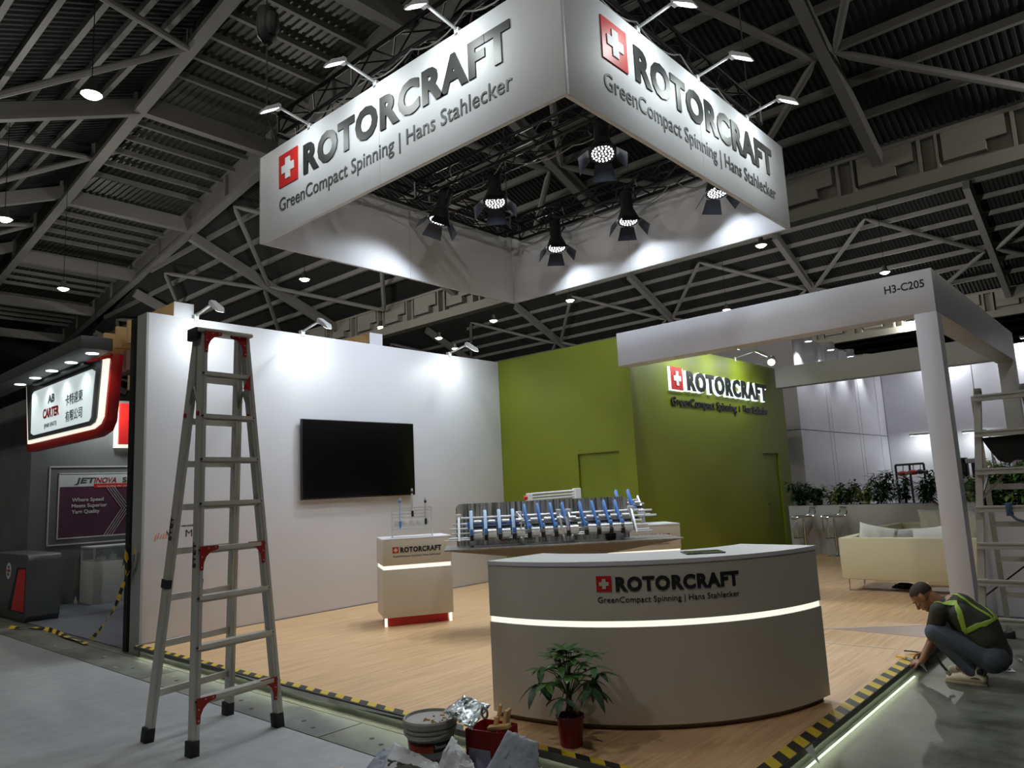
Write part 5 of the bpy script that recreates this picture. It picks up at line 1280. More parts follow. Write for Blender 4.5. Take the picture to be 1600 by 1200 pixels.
cushion('white cushion on the near sofa, left one showing over the backrest', (-2.98, 10.40, PZ+0.60), 0.46, RZ(0.25) @ RY(0.22) @ RX(-0.3))
cushion('white cushion on the near sofa beside the column', (-2.36, 10.42, PZ+0.58), 0.46, RZ(-0.3) @ RY(-0.12) @ RX(-0.3))
cushion('white cushion leaning on the near sofa between the other two', (-2.72, 10.62, PZ+0.56), 0.44, RZ(0.6) @ RX(-0.4))
cushion('large pale cushion on the far sofa left of the column', (-2.85, 13.12, PZ+0.66), 0.48, RZ(0.3) @ RX(-0.25))
cushion('striped white cushion on the far sofa against the column', (-2.42, 13.08, PZ+0.64), 0.46, RZ(-0.5) @ RY(0.4) @ RX(-0.2))
# coffee table under/behind sofa : cable coil on the floor
tag(MB().tube([(-2.75+0.16*math.cos(k*0.5)*(1-k*0.01), 10.55+0.10*math.sin(k*0.5), PZ+0.012+k*0.0012) for k in range(44)], 0.008, 5).build('cable_coil', BLACKM), 'black coiled cable lying on the floor under the sofa', 'cable')
# bar stools
def stool(label, x, y, ang):
    t = thing('bar_stool', label, 'stool', (x, y, PZ), 'chrome bar stools')
    M = Matrix.Translation((x, y, PZ)) @ Matrix.Rotation(ang, 4, 'Z')
    B = lambda mb, n, m, **k: mb.xf(M).build(n, m, t, **k)
    B(MB().lathe([(0.19, 0), (0.19, 0.008), (0.04, 0.03), (0.028, 0.05)], n=28), 'base', CHROME)
    B(MB().lathe([(0.026, 0.03), (0.026, 0.45), (0.018, 0.45), (0.018, 0.70)], n=14), 'column', CHROME)
    B(MB().tube([(-0.02, 0, 0.33), (-0.16, 0.0, 0.33)], 0.010, 6).tube([(-0.16, -0.13, 0.33), (-0.20, 0, 0.33), (-0.16, 0.13, 0.33)], 0.011, 8).tube([(-0.16, -0.13, 0.33), (-0.17, -0.14, 0.62), (-0.15, -0.14, 0.73)], 0.009, 8).tube([(-0.16, 0.13, 0.33), (-0.17, 0.14, 0.62), (-0.15, 0.14, 0.73)], 0.009, 8), 'footrest', CHROME)
    vs = []; prof = [(-0.19, 0.70), (-0.17, 0.725), (-0.10, 0.735), (0.06, 0.735), (0.14, 0.745), (0.18, 0.79), (0.19, 0.86), (0.185, 0.885)]
    for yy in (-0.19, 0.19):
        for a, b in prof: vs.append((a, yy, b))
        for a, b in prof[::-1]: vs.append((a+0.004, yy, b-0.018))
    n = len(prof)*2; fs = [tuple(range(n)), tuple(range(n, 2*n))[::-1]]+[(i, n+i, n+(i+1) % n, (i+1) % n) for i in range(n)]
    B(MB().add(vs, fs), 'seat', mat('white_leather', C(205, 205, 205), 0.4), ang=50)
    for yy in (-0.195, 0.195): B(MB().tube([(a, yy, b) for a, b in prof], 0.011, 8), 'seat_frame', CHROME)
    B(MB().tube([(0.185, -0.195, 0.885), (0.19, 0, 0.89), (0.185, 0.195, 0.885)], 0.011, 8), 'seat_frame', CHROME)
stool('chrome and white bar stool at the planter, nearest the green wall', -5.42, 14.45, math.radians(35))
stool('chrome and white bar stool at the planter, right one of the two', -4.83, 14.40, math.radians(35))

# ================================================================== WHITE STAND BEHIND THE LOUNGE
BW = mat('white_stand_wall', C(218, 217, 224), 0.35, var=0.03)
GROOVE = mat('panel_groove', C(110, 108, 112), 0.6, var=0)
BX, BY0, BY1, BH = -6.4, 17.5, 24.7, 5.02
w_ = thing('wall_rear_side', 'white panelled side wall of the stand behind the lounge', 'wall', (BX, 20, 0), kind='structure')
MB().box(-11, BX-0.02, BY0+0.02, BY1, 0, BH-0.01).build('core', GROOVE, w_, smooth=False)
yb_ = [BY0, 19.52, 19.78, 21.95, 22.22, 23.95, BY1]
for a, b in zip(yb_, yb_[1:]):
    for z0, z1 in ((0, 2.69), (2.71, BH)):
        MB().box(BX-0.02, BX, a+0.016, b-0.016, z0, z1).build('wall_panel', BW, w_, smooth=False)
for z0, z1 in ((0, 2.69), (2.71, BH)): MB().box(-11, BX-0.001, BY0, BY0+0.02, z0, z1).build('wall_panel', BW, w_, smooth=False)
w2_ = thing('wall_rear', 'white rear wall of the stand behind the lounge, lit from above', 'wall', (-1, BY1, 0), kind='structure')
MB().box(BX, 9, BY1+0.02, BY1+0.2, 0, BH).build('core', GROOVE, w2_, smooth=False)
xs_ = [BX, -3.95, -2.6, -1.3, 0.0, 2.4, 5.0, 9.0]
for a, b in zip(xs_, xs_[1:]): MB().box(a+0.01, b-0.01, BY1, BY1+0.02, 0, BH).build('wall_panel', BW, w2_, smooth=False)
for i, (px_, py_) in enumerate(((1262, 524), (1297, 538), (1328, 549), (1355, 556))):
    p = at(px_, py_, 0, -6.10)
    t = thing('track_spotlight', 'white can spotlight on the rear side wall top, %s from the front' % ords[i], 'spotlight', tuple(p), 'can spotlights over the rear side wall')
    MB().lathe([(0.085, 0.05), (0.095, 0.04), (0.095, -0.14), (0.085, -0.15)], p, 18).build('can', FIXW, t)
    MB().lathe([(0.08, -0.153), (0.08, -0.150)], p, 18).build('glowing_lens', DOWNGLOW, t)
    MB().bar((p.x, p.y, p.z+0.06), (BX-0.05, p.y, p.z+0.06), 0.02).bar((p.x, p.y, p.z+0.02), (BX-0.05, p.y, BH), 0.015).build('arm', FIXW, t)
    lamp('SPOT', 'spot_light', t, (p.x, p.y, p.z-0.17), W_STAND*7, (0.93, 0.97, 1), 0.04, direction=(-0.22, 0.0, -1), spot=math.radians(95), blend=0.8)
for i, (x, lb) in enumerate(((-4.6, 'left of the front column'), (-2.4, 'between column and ladder'), (-0.6, 'right of the rear column'), (1.6, 'off the right of the picture'))):
    t = thing('wall_washer', 'white strip washer light on top of the rear wall, %s' % lb, 'light fitting', (x, BY1-0.35, BH+0.1), 'washer lights over the rear wall')
    MB().box(x-0.25, x+0.25, BY1-0.42, BY1-0.30, BH+0.06, BH+0.12).build('body', FIXW, t, bev=0.01)
    MB().box(x-0.23, x+0.23, BY1-0.41, BY1-0.31, BH+0.052, BH+0.06).build('glowing_lens', DOWNGLOW, t, smooth=False)
    MB().bar((x, BY1-0.3, BH+0.09), (x, BY1+0.1, BH+0.02), 0.02).build('arm', FIXW, t)
    lamp('AREA', 'washer_light', t, (x, BY1-0.37, BH+0.04), W_STAND*4, (0.92, 0.95, 1), 0.4, 0.1, direction=(0, 0.35, -1))
for i, (px_, py_, wpx) in enumerate(((1437, 679, 0.55), (1522, 674, 0.6))):
    p = at(px_, py_, 1, 24.2)
    t = thing('picture_light', 'small bright picture light on the rear wall, %s' % ('left of the front column' if i == 0 else 'seen through the right ladder'), 'light fitting', tuple(p), 'picture lights on the rear wall')
    MB().box(p.x-wpx/2, p.x+wpx/2, 24.15, 24.3, p.z-0.02, p.z+0.04).build('body', FIXW, t, bev=0.01)
    MB().box(p.x-wpx/2+0.02, p.x+wpx/2-0.02, 24.16, 24.29, p.z-0.028, p.z-0.02).build('glowing_lens', DOWNGLOW, t, smooth=False)
    MB().bar((p.x, 24.3, p.z+0.02), (p.x, BY1, p.z+0.02), 0.03).build('arm', FIXW, t)
    lamp('AREA', 'picture_light_beam', t, (p.x, 24.22, p.z-0.05), W_STAND*0.7, (0.93, 1, 0.98), 0.4, 0.1, direction=(0, 0.5, -1))
    MB().bar((p.x+wpx*0.55, 24.4, 0), (p.x+wpx*0.55, 24.4, p.z), 0.05).build('grey_post', GROOVE, t)
t = thing('display_rack', 'thin black rack with three dark red pods in front of the rear wall', 'rack', tuple(at(1420, 755, 1, 23.6)))
a = at(1399, 727, 1, 23.6); b = at(1443, 724, 1, 23.6); zl = 0.0
for p in (a, b, a.lerp(b, 0.5)): MB().bar((p.x, 23.6, zl), (p.x, 23.6, p.z), 0.05).build('upright', BLACKM, t)
MB().bar(a, b, 0.06).build('top_bar', BLACKM, t)
for k, (px_, py_) in enumerate(((1411, 740), (1427, 738), (1438, 737))):
    p = at(px_, py_, 1, 23.5); MB().sphere(p, (0.17 if k < 2 else 0.09, 0.1, 0.075)).build('pod', DRED if k < 2 else BLACKM, t); MB().tube([p, (p.x, 23.6, a.z)], 0.012, 5).build('hanger', BLACKM, t)
t = thing('machine_exhibit', 'small dark exhibit machine on a white stand seen between column and ladder', 'machine', tuple(at(1520, 740, 1, 22)))
a = at(1503, 717, 1, 22); b = at(1538, 717, 1, 22)
MB().box(a.x, b.x, 21.9, 22.2, a.z-0.12, a.z).build('top_casing', FIXW, t, bev=0.02)
MB().box(a.x-0.05, a.x+0.1, 21.9, 22.2, a.z-0.5, a.z+0.03).build('end_block', BLACKM, t, bev=0.02); MB().box(b.x-0.18, b.x+0.02, 21.9, 22.2, a.z-0.32, a.z-0.12).build('end_block', DRED, t, bev=0.02)
MB().box((a.x+b.x)/2-0.05, (a.x+b.x)/2+0.04, 21.95, 22.15, a.z-0.5, a.z-0.12).build('column', BLACKM, t); MB().box(a.x-0.1, b.x+0.5, 21.8, 22.4, 0, a.z-0.5).build('plinth', BW, t)

# ================================================================== NEIGHBOUR STAND (left)
structure('floor_carpet', MB().box(-19, -9.10, 3.50, 9.5, 0.0, 0.012), NCARPET, 'grey blue carpet of the neighbouring stand on the left', 'carpet', smooth=False)
structure('wall_slate', MB().box(-14.9, -14.6, 3.94, 9.5, 0.0, 3.62), NDARK, 'dark slate wall with framed poster on the neighbouring stand', 'wall', smooth=False)
structure('wall_slate_front', MB().box(-19, -14.601, 3.93, 4.3, 0.0, 3.62), NDARK, 'dark slate front pier at the left edge of the picture', 'wall', smooth=False)
structure('wall_neighbour_back', MB().box(-14.6, -9.14, 9.3, 9.5, 0.0, 3.62), NDARK, 'dark slate back wall of the neighbouring stand', 'wall', smooth=False)
cp = thing('canopy', 'grey canopy with a row of round downlights above the neighbour sign', 'canopy', (-12.5, 3.4, 3.6))
MB().box(-17, -9.86, 3.13, 3.50, 3.60, 3.76).build('canopy_box', NDARK2, cp, bev=0.004)
for i, (px_, py_) in enumerate(((35, 601), (60, 591), (87, 580), (116, 567), (150, 553))):
    p = at(px_, py_, 2, 3.598)
    MB().lathe([(0.075, -0.004), (0.075, 0.004)], (p.x, 3.36, 3.598), 20).build('downlight', DOWNGLOW, cp)
    lamp('SPOT', 'downlight_beam', cp, (p.x, 3.36, 3.58), W_STAND*1.3, (0.93, 1, 0.97), 0.05, direction=(0, 0.12, -1), spot=math.radians(120), blend=0.8)
ns = thing('neighbour_sign', 'slanted illuminated sign board with red capitals, Chinese characters and red trim', 'sign', (-12, 3.5, 2.7))
def poly(pxs, y0, y1, nm, m, **k):
    pts = [at(a, b, 1, y0) for a, b in pxs]; return MB().prism(pts, (0, y1-y0, 0)).build(nm, m, ns, **k)
poly([(40, 585), (176, 553), (166, 657), (160, 672), (146, 682), (42, 706)], 3.62, 3.76, 'red_body', RED, bev=0.004)
poly([(41, 590), (168, 560), (159, 651), (154, 662), (144, 670), (43, 694)], 3.585, 3.619, 'light_trim', LEDRED, smooth=False)
poly([(41, 588), (158, 562), (150, 652), (147, 660), (140, 665), (44, 688)], 3.565, 3.584, 'dark_frame', NDARK2, smooth=False)
poly([(50, 617), (53, 612), (143, 577), (148, 580), (141, 652), (138, 658), (52, 680), (48, 677)], 3.555, 3.564, 'glowing_face', NSCREEN, smooth=False)
MB().box(-13.0, -10.8, 3.47, 3.56, 3.56, 3.601).build('top_bracket', BLACKM, ns, smooth=False)
sf = lambda px_, py_: at(px_, py_, 1, 3.553)
def sign_text(body, l, r, t_, m, **k):
    """l: pixel of the lower left, r: pixel of lower right; t_: pixel height"""
    a = sf(*l); b = sf(*r); c = sf(l[0], l[1]-t_); u = (b-a); L = u.length; u.normalize(); h = c.z-a.z
    fn = lambda x, v, w: a+u*x+Vector((0, -w, 0))+Vector((0, 0, v))
    return lettering(body, fn, L, h, m, ns, 'sign_lettering', depth=0.004, full=True, **k)
sign_text('AB', (75, 631), (85, 627), 13, INK2, bold=0.03)
sign_text('CARTER', (67, 655), (92, 648), 15, DRED, bold=0.035)
sign_text('(FAR EAST)', (69, 671), (88, 665), 8, INK2)
sign_text('卡特遠東', (102, 635), (129, 625), 17, INK2)
sign_text('有限公司', (102, 660), (128, 652), 17, INK2)
ps = thing('framed_poster', 'maroon poster with white slogan inside thin white frame lines on the slate wall', 'poster', (-14.6, 5.4, 1.1))
X_ = -14.598
def yz(px_, py_): p = at(px_, py_, 0, -14.6); return p.y, p.z
MB().box(-14.6, X_+0.006, 4.37, 6.9, 1.135, 2.265).build('poster_sheet', POSTER, ps, smooth=False)
MB().box(X_+0.006, X_+0.009, 4.37, 6.9, 2.03, 2.265).build('header_band', POSTERW, ps, smooth=False)
MB().box(X_+0.009, X_+0.012, 4.93, 6.9, 2.00, 2.075).build('red_band', RED, ps, smooth=False)
for z in (1.135, 2.265): MB().box(X_, X_+0.014, 4.36, 6.9, z-0.011, z+0.011).build('frame_line', LINE_W, ps, smooth=False)
MB().box(X_, X_+0.014, 4.36, 4.38, 1.135, 2.265).build('frame_line', LINE_W, ps, smooth=False)
for z in (1.03, 2.385): MB().box(X_, X_+0.014, 4.21, 6.9, z-0.011, z+0.011).build('frame_line', LINE_W, ps, smooth=False)
MB().box(X_, X_+0.014, 4.21, 4.23, 1.03, 2.385).build('frame_line', LINE_W, ps, smooth=False)
pf = lambda y, z: (lambda u, v, w: Vector((X_+0.010+w, y+u, z+v)))
lettering('JET', pf(4.62, 2.09), 0.32, 0.10, INK2, ps, 'poster_lettering', bold=0.03, depth=0.003, skew=0.25)
lettering('INOVA', pf(4.93, 2.09), 0.38, 0.10, DRED, ps, 'poster_lettering', bold=0.02, depth=0.003, skew=0.25)
lettering('SUPREME', pf(5.42, 2.09), 0.66, 0.10, INK2, ps, 'poster_lettering', bold=0.03, depth=0.003)
lettering('Introducing the JetInova Series', pf(4.99, 2.015), 0.85, 0.035, POSTERW, ps, 'poster_lettering', depth=0.004)
for i, s in enumerate(('Where Speed', 'Meets Superior', 'Yarn Quality')):
    lettering(s, pf(4.58, 1.765-0.105*i), (0.52, 0.58, 0.46)[i], 0.068, POSTERW, ps, 'slogan', bold=0.02, depth=0.002)
for k in range(4):
    d = 0.045*k; MB().bar((X_+0.012, 5.15+d, 2.0), (X_+0.012, 5.42+d, 1.62), 0.006, 0.008).bar((X_+0.012, 5.42+d, 1.62), (X_+0.012, 5.12+d, 1.14), 0.006, 0.008).build('chevron_line', LINE_W, ps)
MB().lathe([(0.10, 0), (0.10, 0.004)], (X_+0.008, 5.86, 1.75), 20, (1, 0, 0)).build('poster_motif', INK, ps)
rp = thing('red_light_panel', 'square red wall panel with glowing border on the slate wall', 'panel', (-14.5, 5.9, 3.1))
MB().box(-14.598, -14.52, 5.24, 6.5, 2.73, 3.56).build('glowing_border', LEDRED, rp, smooth=False)
MB().box(-14.52, -14.47, 5.29, 6.5, 2.79, 3.56).build('red_face', RED, rp, smooth=False)
lettering('C', lambda u, v, w: Vector((-14.47+w, 5.72+u, 2.98+v)), 0.12, 0.14, POSTERW, rp, 'letter', bold=0.03, depth=0.004)
# display cabinet
dc = thing('display_cabinet', 'white display cabinet with glass top section by the slate wall', 'cabinet', (-14.2, 5.4, 0.01))
x0, x1, y0, y1 = -14.57, -13.95, 4.75, 6.6
MB().box(x0, x1, y0, y1, 0.012, 0.72).build('body', mat('cabinet_white', C(196, 200, 192), 0.4), dc, bev=0.004)
for x in (x0, x1-0.03):
    for y in (y0, y1-0.03): MB().box(x, x+0.03, y, y+0.03, 0.72, 0.94).build('corner_post', FIXW, dc, smooth=False)
MB().box(x0-0.005, x1+0.005, y0-0.005, y1+0.005, 0.94, 0.975).build('top_frame', FIXW, dc, bev=0.004)
MB().box(x1-0.012, x1-0.008, y0+0.03, y1-0.03, 0.72, 0.94).build('glass_pane', GLASS, dc, smooth=False); MB().box(x0+0.03, x1-0.03, y0+0.008, y0+0.012, 0.72, 0.94).build('glass_pane', GLASS, dc, smooth=False)
MB().box(x0+0.02, x1-0.04, y0+0.03, y1-0.03, 0.721, 0.735).build('shelf_board', FIXW, dc, smooth=False)
MB().lathe([(0.135, 0.001), (0.135, 0.003)], (x1, 5.42, 0.44), 36, (1, 0, 0)).build('round_badge', POSTERW, dc)
MB().tube([(x1+0.004, 5.42+0.13*math.cos(2*PI*k/36), 0.44+0.13*math.sin(2*PI*k/36)) for k in range(37)], 0.004, 5, cap=False).build('badge_ring', INK2, dc)
for s, y, z, wd, m in (('AB', 5.37, 0.49, 0.10, INK2), ('CARTER', 5.31, 0.425, 0.22, DRED), ('INC', 5.37, 0.36, 0.11, INK2)):
    lettering(s, lambda u, v, w, y=y, z=z: Vector((x1+0.003+w, y+u, z+v)), wd, 0.05, m, dc, 'badge_lettering', bold=0.025, depth=0.002)
for i, (y, h, m) in enumerate(((4.92, 0.06, FIXW), (5.10, 0.09, FIXW), (5.30, 0.05, CAB), (5.45, 0.10, HIVIS), (5.62, 0.06, CAB), (5.80, 0.11, FIXW))):
    tag(MB().box(-14.15, -14.03, y-0.05, y+0.05, 0.736, 0.736+h).lathe([(0.02, 0), (0.03, 0.03)], (-14.09, y, 0.736+h), 10).build('small_exhibit', m), 'small exhibit part in the glass cabinet, %s from its left end' % ords[i], 'exhibit', 'small parts in the glass cabinet')
nc = thing('info_counter', 'dark grey counter with rounded corners and red slanted inset at the left edge', 'counter', (-13.9, 3.7, 0.012))
pr = []
xa, xb, za, zb, r_ = -15.4, -12.80, 0.012, 0.985, 0.09
for cx, cz, a0 in ((xb-r_, zb-r_, 0), ):
    for k in range(7): a = a0+PI/2*k/6; pr.append((cx+r_*math.cos(a), 3.47, cz+r_*math.sin(a)))
pr = [(xb-0.06, 3.47, za)]+[(xb, 3.47, za+0.08)]+pr+[(xa, 3.47, zb), (xa, 3.47, za)]
MB().prism(pr, (0, 0.44, 0)).build('counter_body', NDARK2, nc, bev=0.004)
MB().prism([at(11, 953, 1, 3.468), at(37, 959, 1, 3.468), at(41, 887, 1, 3.468), at(27, 887, 1, 3.468)], (0, 0.002, 0)).build('dark_recess', BLACKM, nc, smooth=False)
MB().prism([at(17, 953, 1, 3.466), at(36, 957, 1, 3.466), at(40, 890, 1, 3.466), at(29, 890, 1, 3.466)], (0, 0.002, 0)).build('red_inset', RED, nc, smooth=False)
bc = at(13.5, 892, 1, 3.466)
MB().lathe([(0.125, 0), (0.125, 0.003)], (bc.x, 3.468, bc.z), 30, (0, -1, 0)).build('round_badge', POSTERW, nc)
for s, z, wd, m in (('AB', 0.04, 0.08, INK2), ('CARTER', -0.015, 0.18, DRED), ('INC', -0.07, 0.09, INK2)):
    lettering(s, lambda u, v, w, wd=wd, z=z: Vector((bc.x-wd/2+u, 3.464-w, bc.z+z+v)), wd, 0.04, m, nc, 'badge_lettering', bold=0.025, depth=0.002)
tag(MB().lathe([(0.03, 0), (0.034, 0.05), (0.012, 0.09), (0.012, 0.13)], (-14.35, 4.62, 0.012), 12).build('small_bottle', FIXW), 'small white bottle on the carpet beside the glass cabinet', 'bottle')
# timber rafters above the canopy
for i in range(4):
    a = at((143, 161, 180, 198)[i], (530, 521, 511, 501)[i], 1, 3.74)
    tag(MB().box(a.x, a.x+0.07, 3.74, 5.6, 3.762, a.z).build('timber_beam', TIMBER, bev=0.003), 'pale timber beam on top of the neighbour canopy, %s from the left' % ords[i], 'timber', 'timber beams above the neighbour canopy')
a = at(182, 553, 1, 4.0); structure('trim_10', MB().box(a.x, -9.15, 4.0, 5.6, a.z-0.30, a.z), mat('pink_board', C(150, 126, 118), 0.7), 'pinkish board under the timber beams', 'board', smooth=False)
sp = thing('lamp_bank', 'cream lamp bank with two round black openings beside the screen wall end', 'lamp', tuple(at(207, 590, 1, 5.0)))
a = at(200, 575, 1, 5.0); b = at(216, 604, 1, 5.0)
MB().box(a.x, b.x, 5.0, 5.15, b.z, a.z).build('panel', mat('cream_panel', C(196, 188, 150), 0.5), sp, smooth=False)
MB().box(a.x+0.1, b.x-0.05, 5.06, 5.12, 0, b.z).build('stand_post', BLACKM, sp, smooth=False)
for py_ in (583, 600):
    c = at(210, py_, 1, 4.99); MB().lathe([(0.095, 0), (0.095, 0.02), (0.07, 0.025)], c, 20, (0, -1, 0)).build('rim', FIXW, sp); MB().lathe([(0.05, 0.02), (0.05, 0.03)], c, 16, (0, -1, 0)).build('opening', BLACK, sp)
# hazard tape: loose ribbon
def ribbon(pts, wd, nm, label, upv=(0, 0, 1)):
    P = [Vector(p) for p in pts]; vs = []; n = len(P)
    for i, p in enumerate(P):
        d = (P[min(n-1, i+1)]-P[max(0, i-1)]).normalized(); a = Vector(upv); a = (a-d*a.dot(d)).normalized()
        a = (Matrix.Rotation(0.6*math.sin(i*1.3), 3, d) @ a); vs += [p-a*wd/2, p+a*wd/2]
    return tag(MB().add(vs, [(2*i, 2*i+1, 2*i+3, 2*i+2) for i in range(n-1)]).build(nm, HAZ_L, fix=False), label, 'tape')
b0 = at(214, 862, 1, 3.44)
pts = [b0+Vector((0.0, -0.02, 0.05)), at(209, 880, 1, 3.43), at(200, 897, 1, 3.42), at(192, 915, 1, 3.40), at(185, 935, 1, 3.38), at(178, 952, 1, 3.37), at(168, 968, 1, 3.36), at(155, 985, 1, 3.35), at(143, 999, 1, 3.35)]
ribbon(pts, 0.05, 'barrier_tape', 'yellow and black barrier tape hanging from the screen wall end to the floor', (1, 0, 0))
gp = [at(a, b, 2, 0.03) for a, b in ((135, 1005), (120, 1000), (105, 995), (90, 988), (75, 983), (62, 981), (45, 979), (30, 981), (15, 980))]
ribbon(gp, 0.06, 'barrier_tape', 'yellow and black barrier tape lying on the floor by the grey counter', (0, 1, 0.3))
for y, lb in ((5.0, 'grey arm floodlight on top of the slate wall above the red panel'), (6.6, 'unseen grey arm floodlight added on the slate wall top to brighten the poster wall')):
    flood((-14.62, y, 3.64), PI/2, lb, W_WALL*4.0)  # the second one is out of sight, added to brighten the neighbouring stand
kn = thing('tape_knot', 'crumpled knot of hazard tape tied round the screen wall end post', 'tape', (-9.1, 3.44, 1.1))
for k in range(5):
    a = Vector((-9.10+0.02*k, 3.425-0.006*k, 1.16-0.03*k))
    MB().add([a, a+Vector((0.10*math.cos(k*1.3), -0.01, -0.16-0.04*(k % 3))), a+Vector((0.05+0.10*math.cos(k*1.3), -0.012, -0.13)), a+Vector((0.06, 0, 0.01))], [(0, 1, 2, 3)]).build('tape_fold', HAZ_L, kn, fix=False)

# ================================================================== FOREGROUND CLUTTER
bk = thing('paint_bucket', 'dirty grey plastic mortar bucket with lid by the platform edge', 'bucket', (-3.42, 3.007, 0.007)); bk.scale = (0.92, 0.92, 0.92)
BC = (-3.42, 3.007, 0.007)
MB().lathe([(0.118, 0), (0.122, 0.005), (0.152, 0.25), (0.152, 0.256)], BC, 40).build('bucket_body', BUCKET, bk)
MB().lathe([(0.150, 0.236), (0.166, 0.240), (0.166, 0.252), (0.158, 0.256), (0.168, 0.268), (0.168, 0.280), (0.160, 0.284), (0.172, 0.296), (0.175, 0.325), (0.168, 0.336), (0.160, 0.336), (0.154, 0.320), (0.02, 0.316)], BC, 44).build('lid', BUCKET, bk)
mb = MB(); rnd = random.Random(5)
for k in range(15): mb.sphere((BC[0]+rnd.uniform(-0.02, 0.12), BC[1]+rnd.uniform(-0.06, 0.10), BC[2]+0.319), (rnd.uniform(.004, .018), rnd.uniform(.004, .014), 0.006), 6, 4)
mb.build('mortar_crumbs', mat('ochre_crumbs', C(150, 122, 66), 0.9, var=0.3), bk)['kind'] = 'stuff'
MB().tube([(BC[0]+0.163*math.cos(a), BC[1]+0.163*math.sin(a), BC[2]+0.285-0.05*math.sin(max(0, min(PI, (a+2.75)*0.95)))) for a in [(-2.75+0.138*k) for k in range(25)]], 0.008, 6).build('handle', BUCKET, bk)
def bucket_fn(a_start, z0, rr=0.1415): return lambda u, v, w: Vector((BC[0]+(rr+v*0.12+w)*math.cos(a_start+u/rr), BC[1]+(rr+v*0.12+w)*math.sin(a_start+u/rr), BC[2]+z0+v))
va = math.atan2(-BC[1], -BC[0])
def band(a0, a1, z0, z1, m, nm):
    f = bucket_fn(0, 0); mb = MB(); n = 16; vs = []
    for k in range(n+1):
        a = a0+(a1-a0)*k/n; 
        for z in (z0, z1): r = 0.1222+z*0.12+0.0012; vs.append((BC[0]+r*math.cos(a), BC[1]+r*math.sin(a), BC[2]+z))
    return mb.add(vs, [(2*k, 2*k+2, 2*k+3, 2*k+1) for k in range(n)]).build(nm, m, bk, fix=False)
band(va-1.2, va+0.10, 0.155, 0.215, mat('label_orange', C(190, 72, 34), 0.45, var=0.1), 'orange_label'); band(va+0.10, va+0.95, 0.155, 0.215, BLACKM, 'black_label'); band(va-1.2, va+0.10, 0.195, 0.215, BLACKM, 'black_label')
def lab(z0): return lambda u, v, w: None
def wraptext(s, a_s, z0, wd, cap_, m):
    r = 0.1222+z0*0.12+0.0022
    lettering(s, lambda u, v, w: Vector((BC[0]+(r+v*0.12+w)*math.cos(a_s+u/r), BC[1]+(r+v*0.12+w)*math.sin(a_s+u/r), BC[2]+z0+v)), wd, cap_, m, bk, 'label_lettering', bold=0.02, depth=0.001)
wraptext('Smart', va+0.16, 0.178, 0.075, 0.022, LINE_W); wraptext('ECO-PAINT', va-0.35, 0.085, 0.16, 0.030, INK2)
# red carton
rb_ = thing('red_carton', 'open dark red carton with white paper label in the foreground', 'carton', (-3.10, 3.1, 0))
RM = Matrix.Translation((-3.272, 3.146, 0.012)) @ Matrix.Rotation(0.178, 4, 'Z')
def RC(mb, n, m, **k): return mb.xf(RM).build(n, m, rb_, **k)
cw, cd, chh = 0.235, 0.20, 0.223
RC(MB().box(0, cw, 0, 0.005, 0, chh), 'front_wall', DRED, smooth=False); RC(MB().box(0, cw, cd-0.005, cd, 0, chh), 'back_wall', DRED, smooth=False)
RC(MB().box(0, 0.005, 0.005, cd-0.005, 0, chh), 'side_wall', DRED, smooth=False); RC(MB().box(cw-0.005, cw, 0.005, cd-0.005, 0, chh), 'side_wall', DRED, smooth=False)
RC(MB().box(0.005, cw-0.005, 0.005, cd-0.005, 0, 0.005), 'bottom', DRED, smooth=False)
RC(MB().box(0.02, 0.17, -0.003, -0.0005, 0.0, 0.12), 'paper_label', mat('label_paper', C(176, 176, 206), 0.6), smooth=False)
for i, (a, b, w1, w2, lb) in enumerate((((0.10, 0.10, 0.03), (0.17, 0.13, 0.34), 0.05, 0.016, 'thin timber offcut standing in the red carton, left one'), ((0.16, 0.11, 0.03), (0.225, 0.12, 0.32), 0.07, 0.02, 'wide timber offcut leaning out of the red carton'), ((0.12, 0.06, 0.02), (0.17, 0.08, 0.285), 0.028, 0.02, 'short timber stick in the red carton, nearest the foil'), ((0.13, 0.05, 0.225), (0.26, 0.08, 0.245), 0.05, 0.022, 'timber block lying across the red carton rim'))):
    tag(MB().bar(a, b, w1, w2).xf(RM).build('timber_offcut', TIMBER, bev=0.002), lb, 'timber', 'timber offcuts in the red carton')
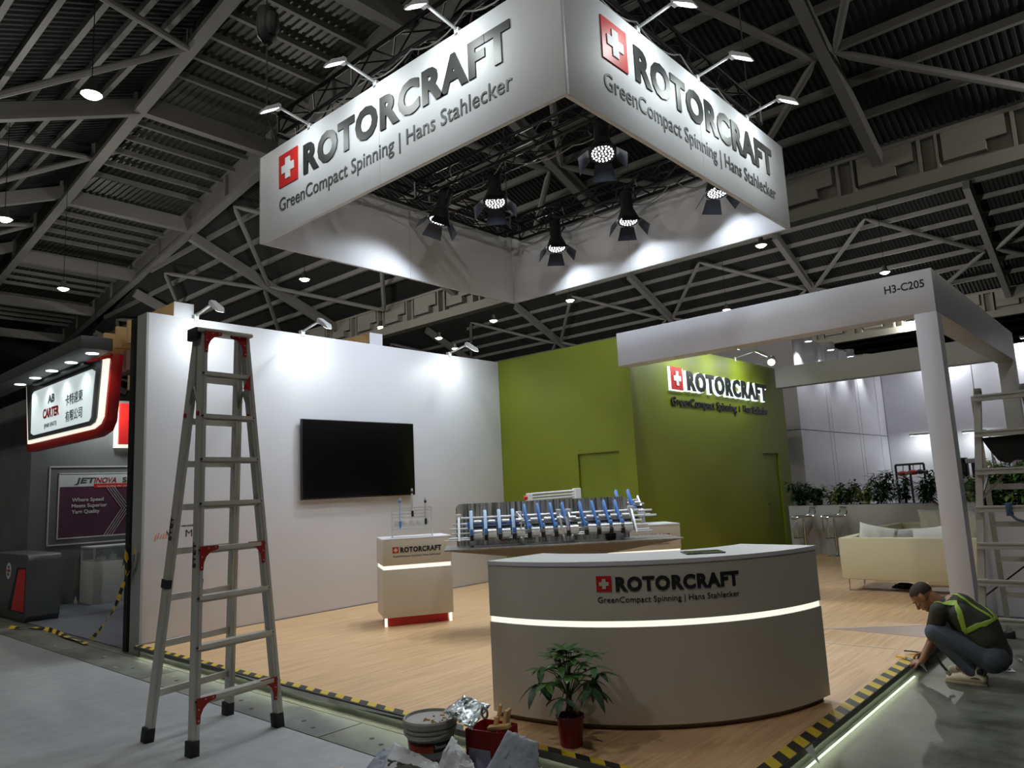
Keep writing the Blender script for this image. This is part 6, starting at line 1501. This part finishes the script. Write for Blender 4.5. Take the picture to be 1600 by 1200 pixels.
def crumple(name, label, px4, ys, m, amp, seed, cat, nu=18, nv=12, fold=0.0):
    """sheet through four picture corners at depths ys, wrinkled"""
    c = [at(a, b, 1, y) for (a, b), y in zip(px4, ys)]; vs = []; fs = []
    for i in range(nu+1):
        for j in range(nv+1):
            u, v = i/nu, j/nv; p = (c[0]*(1-u)+c[1]*u)*(1-v)+(c[3]*(1-u)+c[2]*u)*v
            q = Vector((p.x*11+seed, p.y*11, p.z*11)); nn = noise.noise(q)+0.5*abs(noise.noise(q*2.3))
            e = 0.012*noise.noise(Vector((seed+i*0.7, j*0.7, 3)))
            p = p+Vector((0.3, -0.85, 0.45))*(amp*nn+fold*math.sin(PI*u))+Vector((e, 0, e)); p.z = max(p.z, 0.012)
            vs.append(p)
    for i in range(nu):
        for j in range(nv): a = i*(nv+1)+j; fs.append((a, a+1, a+nv+2, a+nv+1))
    me = MB().add(vs, fs).mesh(name, m, fix=False, ang=25); o = link(name, me); md = o.modifiers.new('t', 'SOLIDIFY'); md.thickness = 0.0025
    return tag(o, label, cat)
fo = crumple('foil_pouch', 'crumpled silver foil sheet resting on the bucket lid and carton', [(692, 1112), (738, 1140), (765, 1102), (726, 1088)], [3.02, 2.94, 3.10, 3.16], FOIL, 0.035, 3, 'foil', fold=0.02)
p = at(757, 1114, 1, 2.99); MB().tube([p+Vector((0.022*math.cos(2*PI*k/20), 0.0, 0.026*math.sin(2*PI*k/20))) for k in range(21)], 0.007, 6, cap=False).build('grip_ring', CAB, fo)
crumple('torn_sheet', 'torn white sheet curling up in front of the mortar bucket', [(596, 1206), (692, 1214), (690, 1197), (616, 1160)], [2.72, 2.70, 2.80, 2.90], PAPER, 0.03, 9, 'paper')
crumple('torn_sheet', 'white pointed sheet between bucket and red carton', [(680, 1212), (752, 1212), (732, 1182), (706, 1150)], [2.74, 2.74, 2.80, 2.90], PAPER, 0.03, 17, 'paper')
crumple('torn_sheet', 'large grey speckled sheet leaning in front of the red carton', [(752, 1214), (838, 1214), (843, 1160), (795, 1142)], [2.66, 2.66, 2.74, 2.80], GREYCARD, 0.015, 23, 'paper')
crumple('torn_sheet', 'pale flat sheet at the bottom edge left of the bucket', [(568, 1206), (640, 1212), (640, 1172), (600, 1168)], [2.74, 2.72, 2.94, 2.90], GREYCARD, 0.02, 31, 'paper')
crumple('green_sheet', 'dark green plastic sheet peeking under the torn white sheet', [(604, 1216), (690, 1222), (668, 1202), (606, 1186)], [2.68, 2.66, 2.74, 2.78], GREENBAG, 0.02, 41, 'plastic')
p = at(530, 1200, 2, 0.02)
tag(MB().bar((p.x, p.y, 0.015), (p.x+0.12, p.y-0.03, 0.015), 0.035, 0.015).build('wood_chip', TIMBER), 'small wood chip on the floor at the bottom edge', 'timber')
